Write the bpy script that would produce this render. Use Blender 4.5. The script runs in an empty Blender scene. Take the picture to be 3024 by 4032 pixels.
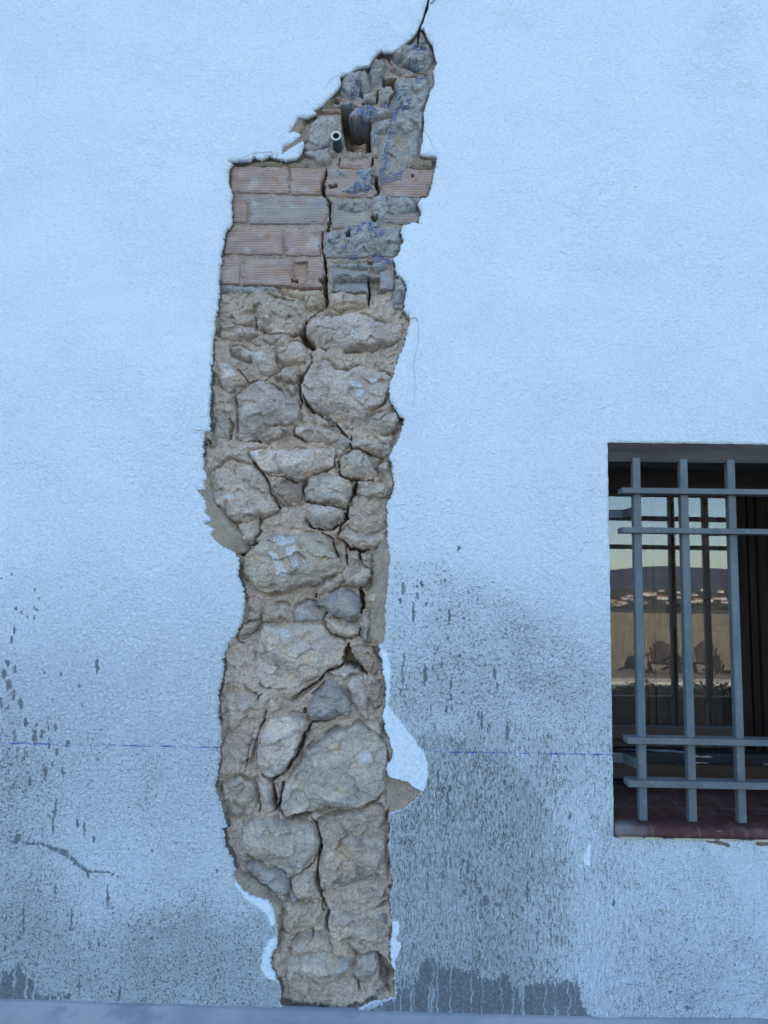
import bpy, bmesh, math, random
import numpy as np
from mathutils import Vector, Matrix
from mathutils.geometry import delaunay_2d_cdt
from mathutils.bvhtree import BVHTree

R = math.radians
random.seed(7)
RNG = np.random.default_rng(11)
sc = bpy.context.scene
COL = sc.collection

# ------------------------------------------------------------------ camera
FPX, CX, CY = 2900.0, 1512.0, 2016.0
PITCH, YAW, ROLL = R(5.8), R(1.1), R(0.84)
CAM = Vector((0.0, -2.64, 1.535))
_f = Vector((-math.sin(YAW) * math.cos(PITCH), math.cos(YAW) * math.cos(PITCH), math.sin(PITCH)))
_r0 = Vector((math.cos(YAW), math.sin(YAW), 0))
_u0 = _r0.cross(_f)
_r = _r0 * math.cos(ROLL) + _u0 * math.sin(ROLL)
_u = -_r0 * math.sin(ROLL) + _u0 * math.cos(ROLL)
cd = bpy.data.cameras.new('camera')
cam = bpy.data.objects.new('camera', cd)
COL.objects.link(cam)
m = Matrix((( _r.x, _u.x, -_f.x, CAM.x), (_r.y, _u.y, -_f.y, CAM.y), (_r.z, _u.z, -_f.z, CAM.z), (0, 0, 0, 1)))
cam.matrix_world = m
cd.sensor_fit = 'VERTICAL'
cd.sensor_height = 24.0
cd.lens = FPX / 4032.0 * 24.0
cd.clip_start, cd.clip_end = 0.05, 20000.0
sc.camera = cam

# ------------------------------------------------------------------ light
SUN_EL, SUN_AZ = R(24), R(18)       # the sun stands behind the house
w = bpy.data.worlds.new('World'); sc.world = w; w.use_nodes = True
nt = w.node_tree; nt.nodes.clear()
sky = nt.nodes.new('ShaderNodeTexSky'); sky.sky_type = 'NISHITA'; sky.sun_disc = False
sky.sun_elevation = SUN_EL; sky.sun_rotation = SUN_AZ
sky.air_density = 1.0; sky.dust_density = .5; sky.ozone_density = 1.6
bg = nt.nodes.new('ShaderNodeBackground'); bg.inputs['Strength'].default_value = 0.12
wo = nt.nodes.new('ShaderNodeOutputWorld')
nt.links.new(sky.outputs[0], bg.inputs[0]); nt.links.new(bg.outputs[0], wo.inputs[0])
sd = bpy.data.lights.new('sun', 'SUN'); sd.energy = 5.0; sd.angle = R(0.5); sd.color = (1.0, 0.9, 0.76)
so = bpy.data.objects.new('sun', sd); COL.objects.link(so)
sdir = Vector((math.sin(SUN_AZ) * math.cos(SUN_EL), math.cos(SUN_AZ) * math.cos(SUN_EL), math.sin(SUN_EL)))
so.rotation_euler = sdir.to_track_quat('Z', 'Y').to_euler()
so.location = sdir * 50
sc.view_settings.view_transform = 'Standard'
sc.view_settings.look = 'None'
sc.view_settings.exposure = 2.12
sc.view_settings.gamma = 1.0

# ------------------------------------------------------------------ projections
def at(px, py, Y=0.0):
    d = _f + _r * ((px - CX) / FPX) + _u * ((CY - py) / FPX)
    return CAM + d * ((Y - CAM.y) / d.y)
def proj(x, z, y=0.0):
    x = np.asarray(x, float); z = np.asarray(z, float)
    dx, dy, dz = x - CAM.x, y - CAM.y, z - CAM.z
    q = dx * _f.x + dy * _f.y + dz * _f.z
    return (CX + FPX * (dx * _r.x + dy * _r.y + dz * _r.z) / q,
            CY - FPX * (dx * _u.x + dy * _u.y + dz * _u.z) / q)
VIEW = {'A': (800, 0, .6028), 'B': (800, 500, .6028), 'C': (750, 1100, .6028), 'D': (750, 1700, .6028),
        'E': (750, 2300, .6028), 'F': (750, 2900, .6028), 'G': (750, 3432, .6028),
        'W': (2324, 1700, .4219), 'V': (2324, 2500, .4219),
        'K': (0, 2000, .5425), 'L': (0, 3000, .663), 'M': (1450, 1900, .6028), 'N': (1450, 2900, .6028),
        'S': (2200, 3200, .4967), 'P': (0, 0, 1.0)}
def pts(s):
    """'A 10,20 30,40 B 1,2' -> photo points"""
    out = []; v = VIEW['P']
    for t in s.split():
        if t in VIEW: v = VIEW[t]
        else:
            a, b = t.split(','); out.append((v[0] + float(a) * v[2], v[1] + float(b) * v[2]))
    return out
def wpts(s, Y=0.0):
    return np.array([(lambda p: (p.x, p.z))(at(a, b, Y)) for a, b in pts(s)])

# ------------------------------------------------------------------ noise
_perm = np.random.default_rng(3).permutation(256)
_perm = np.concatenate([_perm, _perm])
_ang = np.random.default_rng(4).random(256) * 2 * np.pi
_gx, _gy = np.cos(_ang), np.sin(_ang)
def perlin(x, y, seed=0):
    x = np.asarray(x, float) + seed * 17.37; y = np.asarray(y, float) + seed * 9.71
    xi = np.floor(x).astype(int); yi = np.floor(y).astype(int)
    xf = x - xi; yf = y - yi
    u = xf * xf * xf * (xf * (xf * 6 - 15) + 10); v = yf * yf * yf * (yf * (yf * 6 - 15) + 10)
    def g(ix, iy, dx, dy):
        h = _perm[_perm[ix & 255] + (iy & 255)]
        return _gx[h] * dx + _gy[h] * dy
    a = g(xi, yi, xf, yf); b = g(xi + 1, yi, xf - 1, yf)
    c = g(xi, yi + 1, xf, yf - 1); d = g(xi + 1, yi + 1, xf - 1, yf - 1)
    return (a + u * (b - a)) * (1 - v) + (c + u * (d - c)) * v
def fbm(x, y, wl, oct=4, seed=0, gain=.5):
    s = 0; amp = 1.0
    for o in range(oct):
        s = s + amp * perlin(np.asarray(x) / wl * 2 ** o, np.asarray(y) / wl * 2 ** o, seed + o * 5)
        amp *= gain
    return s
def ridged(x, y, wl, oct=3, seed=0):
    s = 0; amp = 1.0
    for o in range(oct):
        s = s + amp * (1 - np.abs(perlin(np.asarray(x) / wl * 2 ** o, np.asarray(y) / wl * 2 ** o, seed + o * 7)) * 2.2)
        amp *= .5
    return s
def chips(x, y, cell, seed=0, grad=.35):
    """broken-rock facets: every cell of an irregular mosaic is a small tilted plane"""
    x = np.asarray(x) / cell; y = np.asarray(y) / cell
    xi = np.floor(x).astype(int); yi = np.floor(y).astype(int)
    bd = np.full(x.shape, 9.0); out = np.zeros(x.shape)
    for a in (-1, 0, 1):
        for b in (-1, 0, 1):
            cx, cy = xi + a, yi + b
            h = _perm[_perm[(cx + seed * 3) & 255] + ((cy + seed * 7) & 255)]; h2 = _perm[h + 37 & 255]; h3 = _perm[h2 + 91 & 255]
            dx = x - cx - h / 255.0; dy = y - cy - h2 / 255.0; d = dx * dx + dy * dy
            v = (dx * _gx[h3] + dy * _gy[h3]) * grad + (h3 / 255.0 - .5) * grad * .5
            k = d < bd; bd = np.where(k, d, bd); out = np.where(k, v, out)
    return out * cell
def sstep(a, b, x):
    t = np.clip((x - a) / (b - a), 0, 1); return t * t * (3 - 2 * t)

# ------------------------------------------------------------------ polygons
def inside(poly, x, y):
    r = np.zeros(x.shape, bool); n = len(poly)
    for i in range(n):
        x0, y0 = poly[i]; x1, y1 = poly[(i + 1) % n]
        if y0 == y1: continue
        c = ((y0 > y) != (y1 > y)) & (x < (x1 - x0) * (y - y0) / (y1 - y0) + x0)
        r ^= c
    return r
def segdist(pl, x, y, closed=False, wid=None):
    """distance to a polyline (and the local width if given)"""
    best = np.full(x.shape, 1e9); bw = np.zeros(x.shape) if wid is not None else None
    n = len(pl)
    for i in range(n if closed else n - 1):
        x0, y0 = pl[i]; x1, y1 = pl[(i + 1) % n]
        dx, dy = x1 - x0, y1 - y0; L = dx * dx + dy * dy + 1e-12
        t = np.clip(((x - x0) * dx + (y - y0) * dy) / L, 0, 1)
        d = np.hypot(x - x0 - t * dx, y - y0 - t * dy)
        k = d < best
        best = np.where(k, d, best)
        if wid is not None:
            bw = np.where(k, wid[i] + t * (wid[(i + 1) % n] - wid[i]), bw)
    return best if wid is None else (best, bw)
def sdf(poly, x, y):
    d = segdist(poly, x, y, True)
    return np.where(inside(poly, x, y), d, -d)

# ------------------------------------------------------------------ objects
def link(o, parent=None):
    COL.objects.link(o)
    if parent is not None: o.parent = parent
    return o
def mesh_obj(name, verts, faces, mat, parent=None, smooth=False, attrs=None, loc=None):
    me = bpy.data.meshes.new(name)
    me.from_pydata(verts if isinstance(verts, list) else verts.tolist(), [], faces if isinstance(faces, list) else faces.tolist())
    if smooth: me.polygons.foreach_set('use_smooth', np.ones(len(me.polygons), bool))
    if attrs:
        for an, arr in attrs.items():
            a = me.attributes.new(an, 'FLOAT_COLOR', 'POINT')
            c = np.ones((len(me.vertices), 4), np.float32); c[:, :3] = arr
            a.data.foreach_set('color', c.ravel())
    me.materials.append(mat); me.update()
    o = bpy.data.objects.new(name, me)
    if loc is not None: o.location = loc
    return link(o, parent)
def bm_obj(name, bm, mat, parent=None, smooth=False):
    me = bpy.data.meshes.new(name); bmesh.ops.recalc_face_normals(bm, faces=bm.faces[:]); bm.to_mesh(me); bm.free()
    if smooth:
        for p in me.polygons: p.use_smooth = True
    me.materials.append(mat)
    return link(bpy.data.objects.new(name, me), parent)
def empty(name, loc=(0, 0, 0), parent=None):
    o = bpy.data.objects.new(name, None); o.empty_display_size = .1; o.location = loc
    return link(o, parent)
def tag(o, label=None, cat=None, group=None, kind=None):
    if label: o['label'] = label
    if cat: o['category'] = cat
    if group: o['group'] = group
    if kind: o['kind'] = kind
    return o
def add_box(bm, x0, x1, y0, y1, z0, z1, bev=0.0, mat=None):
    r = bmesh.ops.create_cube(bm, size=1.0)['verts']
    for v in r:
        v.co = Vector((x0 + (v.co.x + .5) * (x1 - x0), y0 + (v.co.y + .5) * (y1 - y0), z0 + (v.co.z + .5) * (z1 - z0)))
    if bev > 0:
        es = list({e for v in r for e in v.link_edges})
        r = bmesh.ops.bevel(bm, geom=es, offset=bev, segments=2, affect='EDGES', profile=.5)['verts']
    if mat is not None:
        for v in {v for v in r}: v.co = mat @ v.co
    return r
def add_tube(bm, p, r, n=6, cap=True):
    p = [Vector(a) for a in p]; rings = []
    for i, c in enumerate(p):
        t = (p[min(i + 1, len(p) - 1)] - p[max(i - 1, 0)]).normalized()
        a = t.cross(Vector((0, 0, 1)))
        if a.length < .05: a = t.cross(Vector((1, 0, 0)))
        a.normalize(); b = t.cross(a)
        rr = r[i] if isinstance(r, (list, tuple)) else r
        rings.append([bm.verts.new(c + a * (rr * math.cos(2 * math.pi * k / n)) + b * (rr * math.sin(2 * math.pi * k / n))) for k in range(n)])
    for i in range(len(rings) - 1):
        for k in range(n):
            bm.faces.new((rings[i][k], rings[i][(k + 1) % n], rings[i + 1][(k + 1) % n], rings[i + 1][k]))
    if cap and n > 2:
        bm.faces.new(rings[0][::-1]); bm.faces.new(rings[-1])

# ------------------------------------------------------------------ node helper
class NB:
    def __init__(s, name):
        s.m = bpy.data.materials.new(name); s.m.use_nodes = True
        s.t = s.m.node_tree; s.t.nodes.clear()
        s.out = s.t.nodes.new('ShaderNodeOutputMaterial')
        s.b = s.t.nodes.new('ShaderNodeBsdfPrincipled')
        s.t.links.new(s.b.outputs[0], s.out.inputs[0])
        s.co = s.t.nodes.new('ShaderNodeTexCoord').outputs['Object']
        s.b.inputs['Roughness'].default_value = .9
        s.b.inputs['Specular IOR Level'].default_value = .2
    def put(s, sock, v):
        if isinstance(v, bpy.types.NodeSocket): s.t.links.new(v, sock)
        else:
            if sock.type == 'RGBA' and len(v) == 3: v = (*v, 1)
            sock.default_value = v
    def node(s, k, **kw):
        n = s.t.nodes.new(k)
        for a, b in kw.items(): setattr(n, a, b)
        return n
    def sc(s, v, xyz):
        n = s.node('ShaderNodeMapping'); s.put(n.inputs['Vector'], v); n.inputs['Scale'].default_value = xyz; return n.outputs[0]
    def rot(s, v, rx, ry, rz):
        n = s.node('ShaderNodeMapping'); s.put(n.inputs['Vector'], v); n.inputs['Rotation'].default_value = (rx, ry, rz); return n.outputs[0]
    def noise(s, scale, detail=3, rough=.55, vec=None, dist=0.0, col=False):
        n = s.node('ShaderNodeTexNoise'); s.put(n.inputs['Vector'], vec or s.co)
        n.inputs['Scale'].default_value = scale; n.inputs['Detail'].default_value = detail
        n.inputs['Roughness'].default_value = rough; n.inputs['Distortion'].default_value = dist
        return n.outputs['Color' if col else 0]
    def voro(s, scale, vec=None, feature='F1', out='Distance', rnd=1.0):
        n = s.node('ShaderNodeTexVoronoi', feature=feature); s.put(n.inputs['Vector'], vec or s.co)
        n.inputs['Scale'].default_value = scale; n.inputs['Randomness'].default_value = rnd
        return n.outputs[out]
    def math(s, op, a, b=0.0, c=None):
        n = s.node('ShaderNodeMath', operation=op); s.put(n.inputs[0], a); s.put(n.inputs[1], b)
        if c is not None: s.put(n.inputs[2], c)
        return n.outputs[0]
    def add(s, a, b): return s.math('ADD', a, b)
    def mul(s, a, b): return s.math('MULTIPLY', a, b)
    def sub(s, a, b): return s.math('SUBTRACT', a, b)
    def ss(s, v, a, b, lo=0.0, hi=1.0):
        n = s.node('ShaderNodeMapRange', interpolation_type='SMOOTHSTEP'); s.put(n.inputs[0], v)
        s.put(n.inputs[1], a); s.put(n.inputs[2], b); s.put(n.inputs[3], lo); s.put(n.inputs[4], hi); return n.outputs[0]
    def mix(s, f, a, b, bt='MIX'):
        n = s.node('ShaderNodeMix', data_type='RGBA', blend_type=bt); s.put(n.inputs[0], f); s.put(n.inputs[6], a); s.put(n.inputs[7], b); return n.outputs[2]
    def sep(s, v):
        n = s.node('ShaderNodeSeparateXYZ'); s.put(n.inputs[0], v); return n.outputs
    def comb(s, x, y, z):
        n = s.node('ShaderNodeCombineXYZ'); s.put(n.inputs[0], x); s.put(n.inputs[1], y); s.put(n.inputs[2], z); return n.outputs[0]
    def attr(s, name):
        n = s.node('ShaderNodeAttribute', attribute_name=name); return s.sep(n.outputs['Vector'])
    def objcol(s): return s.node('ShaderNodeObjectInfo').outputs['Color']
    def bump(s, h, strength=.5, dist=.01, normal=None):
        n = s.node('ShaderNodeBump'); s.put(n.inputs['Height'], h); s.put(n.inputs['Strength'], strength); n.inputs['Distance'].default_value = dist
        if normal is not None: s.put(n.inputs['Normal'], normal)
        return n.outputs[0]
    def done(s, col, rough=None, normal=None):
        s.put(s.b.inputs['Base Color'], col)
        if rough is not None: s.put(s.b.inputs['Roughness'], rough)
        if normal is not None: s.put(s.b.inputs['Normal'], normal)
        return s.m

WHITE = (.775, .855, .94)
def mat_plaster():
    n = NB('white_render')
    dirt, bare, clean = n.attr('stain')[0:3]
    streak, rough, brown = n.attr('wear')[0:3]
    P = n.sep(n.co)
    co = n.co
    # coat texture: trowelled lumps above, pitted below
    pit = n.noise(92, 4, .6, dist=.5)
    pitv = n.noise(96, 4, .6, vec=n.sc(co, (1.2, 1, .40)), dist=.8)
    fine = n.noise(190, 3, .6)
    lumpz = n.mul(n.ss(n.noise(1.9, 3, .5), .45, .65), n.noise(33, 4, .6, dist=.5))
    lump = n.add(n.noise(17, 3, .55, dist=.4), n.mul(n.ss(n.noise(40, 3, .6, vec=n.sc(n.rot(co, 0, .6, 0), (1.6, 1, .55)), dist=.6), .48, .75), .2))
    big = n.noise(2.3, 3, .5)
    pm = n.add(n.mul(pit, n.sub(1.0, streak)), n.mul(pitv, streak))
    h = n.add(n.mul(pm, n.add(.55, n.mul(rough, .75))), n.add(n.mul(fine, .40), n.add(n.mul(lump, .5), n.mul(lumpz, 1.1))))
    rid = n.math('ABSOLUTE', n.sub(pm, .5))
    # grime in the pits
    d2 = n.mul(dirt, n.ss(n.noise(10, 5, .65), .3, .7, .86, 1.12))
    thr = n.sub(.69, n.mul(d2, .295))
    g1 = n.ss(n.sub(n.add(n.mul(pm, .6), n.mul(fine, .4)), thr), -.06, .10)
    soft = n.mul(d2, .10)
    gr = n.math('MAXIMUM', n.mul(g1, n.ss(dirt, .0, .25)), soft)
    base = n.mix(n.ss(big, .35, .7), WHITE, (.755, .82, .91))
    base = n.mix(n.mul(n.ss(n.noise(5, 4), .5, .75), .10), base, (.55, .60, .66))
    base = n.mix(n.mul(n.ss(pm, .53, .64), n.add(.25, n.mul(rough, .6))), base, (.87, .91, .95))  # bright highlights on the ridges, painted into the base colour
    base = n.mix(n.mul(n.ss(pit, .50, .36), n.add(.14, n.mul(rough, .16))), base, (.40, .47, .56))
    base = n.mix(n.mul(n.ss(n.noise(1.6, 4, .6), .48, .7), n.mul(n.ss(n.noise(120, 4, .7), .52, .66), .35)), base, (.42, .49, .58))
    grimecol = n.mix(n.noise(11, 3), (.15, .155, .14), (.25, .25, .23))
    c = n.mix(n.math('MINIMUM', n.mul(gr, .92), .92), base, grimecol)
    # heavy, streaked zone: pale wormy ridges over grey
    heavy = n.ss(n.add(dirt, n.mul(n.sub(n.noise(12, 5, .65, vec=n.sc(co, (1.3, 1, .5))), .5), .45)), .48, .92)
    wr = n.ss(rid, .024, .10)
    hv = n.mix(n.mul(wr, n.ss(n.noise(8, 3, vec=n.sc(co, (1.5, 1, .4))), .3, .62, .55, 1.0)), (.57, .63, .68), n.mix(n.noise(23, 3), (.135, .15, .155), (.21, .23, .235)))
    c = n.mix(n.mul(heavy, .92), c, hv)
    # bare slate grey patches with chalky runs
    sl = n.mix(n.noise(14, 5, .65), (.075, .092, .108), (.135, .152, .168))
    sl = n.mix(n.mul(n.ss(n.noise(110, 4, .7), .5, .64), .6), sl, (.26, .30, .34))
    wig = n.add(P[0], n.mul(n.sub(n.noise(26, 4), .5), .04))
    dv = n.voro(24, vec=n.comb(wig, 0.0, n.mul(P[2], .012)), feature='DISTANCE_TO_EDGE')
    run = n.mul(n.ss(n.add(dv, n.mul(n.sub(n.noise(40, 3), .5), .05)), .045, .015), n.ss(n.noise(9, 3, vec=n.sc(co, (2.5, 1, .6))), .40, .5))
    sl = n.mix(n.mul(run, .62), sl, (.42, .48, .53))
    bm_ = n.ss(n.add(bare, n.mul(n.sub(n.noise(85, 4, .65, vec=n.sc(co, (1, 1, .6))), .5), 2.3)), .43, .57)
    c = n.mix(n.mul(bm_, .93), c, sl)
    # exposed sandy undercoat
    br = n.mix(n.noise(60, 4), (.17, .155, .13), (.28, .25, .21))
    bw = n.ss(n.add(brown, n.mul(n.sub(n.noise(60, 4), .5), .6)), .42, .56)
    c = n.mix(bw, c, br)
    # clean broken plaster
    cl = n.ss(n.add(clean, n.mul(n.sub(n.noise(60, 5, .68), .5), 1.1)), .42, .62)
    c = n.mix(cl, c, n.mix(n.ss(n.noise(70, 5, .7), .46, .64), (.68, .765, .85), (.56, .63, .70)))
    # blue chalk line snapped across the wall
    pa, pb = at(0, 2926, 0), at(2390, 2972, 0)
    k = (pb.z - pa.z) / (pb.x - pa.x)
    dl = n.math('ABSOLUTE', n.sub(P[2], n.add(n.mul(P[0], k), pa.z - k * pa.x)))
    ch = n.mul(n.ss(dl, .0042, .0016), n.ss(n.noise(28, 4, vec=n.sc(co, (1, 1, 6))), .40, .62))
    ch = n.mul(ch, n.sub(1.0, n.math('MAXIMUM', cl, bw)))
    ch = n.mul(ch, n.ss(P[0], 1.0, .85))
    c = n.mix(n.mul(ch, .9), c, (.04, .13, .55))
    bs = n.mul(n.add(.78, n.mul(rough, .32)), n.sub(1.0, n.mul(n.math('MAXIMUM', cl, bm_), .55)))
    nrm = n.bump(h, bs, .022)
    return n.done(c, .88, nrm)

def mat_earth(name, a, b, cdark, scale=14, bump=.6, speck=True, upper=None):
    n = NB(name)
    if upper:                                   # a greyer mortar was used for the brick courses
        k = n.ss(n.add(n.sep(n.co)[2], n.mul(n.sub(n.noise(12, 4), .5), .12)), upper - .03, upper + .03)
        a = n.mix(k, a, (.38, .30, .25)); b = n.mix(k, b, (.48, .395, .335)); cdark = n.mix(k, cdark, (.31, .245, .20))
    c = n.mix(n.ss(n.noise(scale, 5, .62), .33, .67), a, b)
    c = n.mix(n.mul(n.ss(n.noise(scale * .45, 4), .52, .7), .6), c, cdark)
    fg = n.noise(130, 5, .7)
    c = n.mix(n.ss(fg, .46, .64), c, n.mix(1.0, c, (.70, .67, .64), 'MULTIPLY'))
    c = n.mix(n.ss(fg, .44, .30), c, n.mix(1.0, c, (1.2, 1.2, 1.2), 'MULTIPLY'))
    if speck:
        c = n.mix(n.mul(n.ss(n.voro(150), .16, .08), .6), c, (.50, .46, .40))
    h = n.add(n.noise(55, 6, .65), n.mul(n.noise(210, 4, .6), .45))
    return n.done(c, .95, n.bump(h, bump, .010))
def mat_stone():
    n = NB('limestone')
    oc = n.objcol()
    c = n.mix(n.ss(n.noise(9, 5, .62, dist=.4), .34, .66), oc, n.mix(1.0, oc, (.74, .73, .74), 'MULTIPLY'))
    c = n.mix(n.mul(n.ss(n.noise(15, 5, .6, dist=.8), .55, .68), .55), c, n.mix(1.0, oc, (1.12, .93, .66), 'MULTIPLY'))
    c = n.mix(n.mul(n.ss(n.noise(21, 6, .68), .60, .70), .55), c, n.mix(1.0, oc, (1.5, 1.55, 1.62), 'MULTIPLY'))
    c = n.mix(n.mul(n.ss(n.noise(70, 4), .60, .72), .5), c, n.mix(1.0, oc, (.66, .62, .58), 'MULTIPLY'))
    # fresh tool scuffs
    sv = n.sc(n.rot(n.co, 0, .25, 0), (1.6, 1, .7))
    sc_ = n.mul(n.ss(n.noise(13, 5, .7, vec=sv), .69, .735), .75)
    c = n.mix(sc_, c, (.58, .57, .54))
    c = n.mix(n.mul(n.ss(n.add(n.attr('wear')[0], n.mul(n.sub(n.noise(60, 4), .5), .7)), .45, .6), .85), c, (.66, .68, .68))
    fg = n.noise(120, 5, .72)
    c = n.mix(n.ss(fg, .46, .66), c, n.mix(1.0, c, (.70, .67, .64), 'MULTIPLY'))
    c = n.mix(n.ss(fg, .44, .30), c, n.mix(1.0, c, (1.22, 1.22, 1.22), 'MULTIPLY'))
    h = n.add(n.noise(38, 7, .68, dist=.5), n.mul(n.noise(150, 5, .65), .5))
    return n.done(c, .92, n.bump(h, 1.0, .012))
def mat_brick():
    n = NB('hollow_brick')
    oc = n.objcol()
    c = n.mix(n.ss(n.noise(10, 5, vec=n.sc(n.co, (.6, 1, 2.5))), .38, .66), oc, n.mix(1.0, oc, (.80, .82, .86), 'MULTIPLY'))
    c = n.mix(n.mul(n.ss(n.noise(13, 5), .62, .68), .75), c, (.36, .17, .095))
    c = n.mix(n.mul(n.ss(n.noise(15, 5, .65, vec=n.sc(n.co, (1, 1, 1.5))), .52, .70), .6), c, (.50, .475, .46))
    c = n.mix(n.mul(n.ss(n.noise(24, 5, .65), .60, .66), .8), c, (.44, .255, .175))
    c = n.mix(n.mul(n.ss(n.noise(8, 4, vec=n.sc(n.co, (1, 1, 4))), .52, .68), .4), c, (.25, .15, .125))
    h = n.add(n.noise(85, 5, .6), n.mul(n.noise(260, 3), .4))
    return n.done(c, .9, n.bump(h, .35, .006))
def mat_plain(name, col, rough=.6, var=.25, scale=20, bump=.15, spec=.4, metal=0.0, stretch=(1, 1, 1)):
    n = NB(name)
    dk = tuple(a * (1 - var) for a in col); lt = tuple(min(1, a * (1 + var)) for a in col)
    v = n.sc(n.co, stretch)
    c = n.mix(n.ss(n.noise(scale, 5, .6, vec=v), .3, .7), dk, lt)
    n.b.inputs['Specular IOR Level'].default_value = spec
    n.b.inputs['Metallic'].default_value = metal
    rr = n.ss(n.noise(scale * 1.7, 4, vec=v), .3, .7, rough * .85, min(1, rough * 1.15))
    return n.done(c, rr, n.bump(n.noise(scale * 4, 5, .6, vec=v), bump, .004))

M_PL = mat_plaster()
M_MORTAR = mat_earth('earth_mortar', (.51, .40, .325), (.62, .505, .425), (.42, .32, .255), bump=.9, upper=at(1200, 1125, .04).z)
M_BASE = mat_earth('sandy_base_coat', (.30, .245, .19), (.40, .33, .26), (.24, .195, .155), scale=22, bump=.8)
M_STONE = mat_stone()
M_BRICK = mat_brick()
M_GLUE = mat_earth('grey_adhesive', (.32, .315, .315), (.44, .435, .43), (.28, .255, .235), scale=18, bump=.8, speck=False)
M_TERRA = mat_earth('terracotta', (.36, .225, .165), (.45, .31, .245), (.36, .30, .26), scale=16, bump=.4, speck=False)
M_FIBRE = mat_plain('blue_fibre', (.05, .15, .40), .6, .3)
n = NB('grey_painted_iron')
_c = n.mix(n.ss(n.noise(7, 5, .65, vec=n.sc(n.co, (1, 1, .5))), .3, .7), (.084, .102, .116), (.118, .138, .152))
_c = n.mix(n.mul(n.ss(n.noise(45, 5, .7), .56, .70), .45), _c, (.24, .265, .28))
_c = n.mix(n.mul(n.ss(n.noise(30, 4, .7), .66, .72), .8), _c, (.10, .065, .045))
n.b.inputs['Specular IOR Level'].default_value = .4
M_IRON = n.done(_c, n.ss(n.noise(20, 4), .3, .7, .45, .7), n.bump(n.noise(90, 5, .65), .22, .003))
M_WOODD = mat_plain('dark_brown_wood', (.019, .012, .0095), .75, .35, 12, .35, .12, 0, (1, 1, .15))
M_WOODH = mat_plain('dark_brown_rail_wood', (.035, .022, .017), .45, .35, 12, .35, .4, 0, (.15, 1, 1))
M_LINTEL = mat_plain('weathered_lintel_wood', (.060, .050, .045), .8, .35, 16, .5, .2, 0, (.12, 1, 1))
M_PIPEO = mat_plain('grey_pipe', (.04, .048, .048), .5, .25, 30)
M_PIPER = mat_plain('pale_pipe_rim', (.62, .68, .58), .5, .15, 30)

def mat_glass():
    n = NB('window_glass')
    t = n.t
    tr = n.node('ShaderNodeBsdfTransparent'); gl = n.node('ShaderNodeBsdfGlossy'); gl.inputs['Color'].default_value = (.78, .88, 1.0, 1); gl.inputs['Roughness'].default_value = 0.004
    fr = n.node('ShaderNodeFresnel'); fr.inputs['IOR'].default_value = 1.66
    mx = n.node('ShaderNodeMixShader')
    t.links.new(fr.outputs[0], mx.inputs[0]); t.links.new(tr.outputs[0], mx.inputs[1]); t.links.new(gl.outputs[0], mx.inputs[2])
    t.links.new(mx.outputs[0], n.out.inputs[0])
    return n.m
M_GLASS = mat_glass()

# ================================================================== THE HOUSE
house = tag(empty('house', (0, 0, 0)), 'white rendered house with plaster hacked off along a long crack beside its barred window', 'house')

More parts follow.
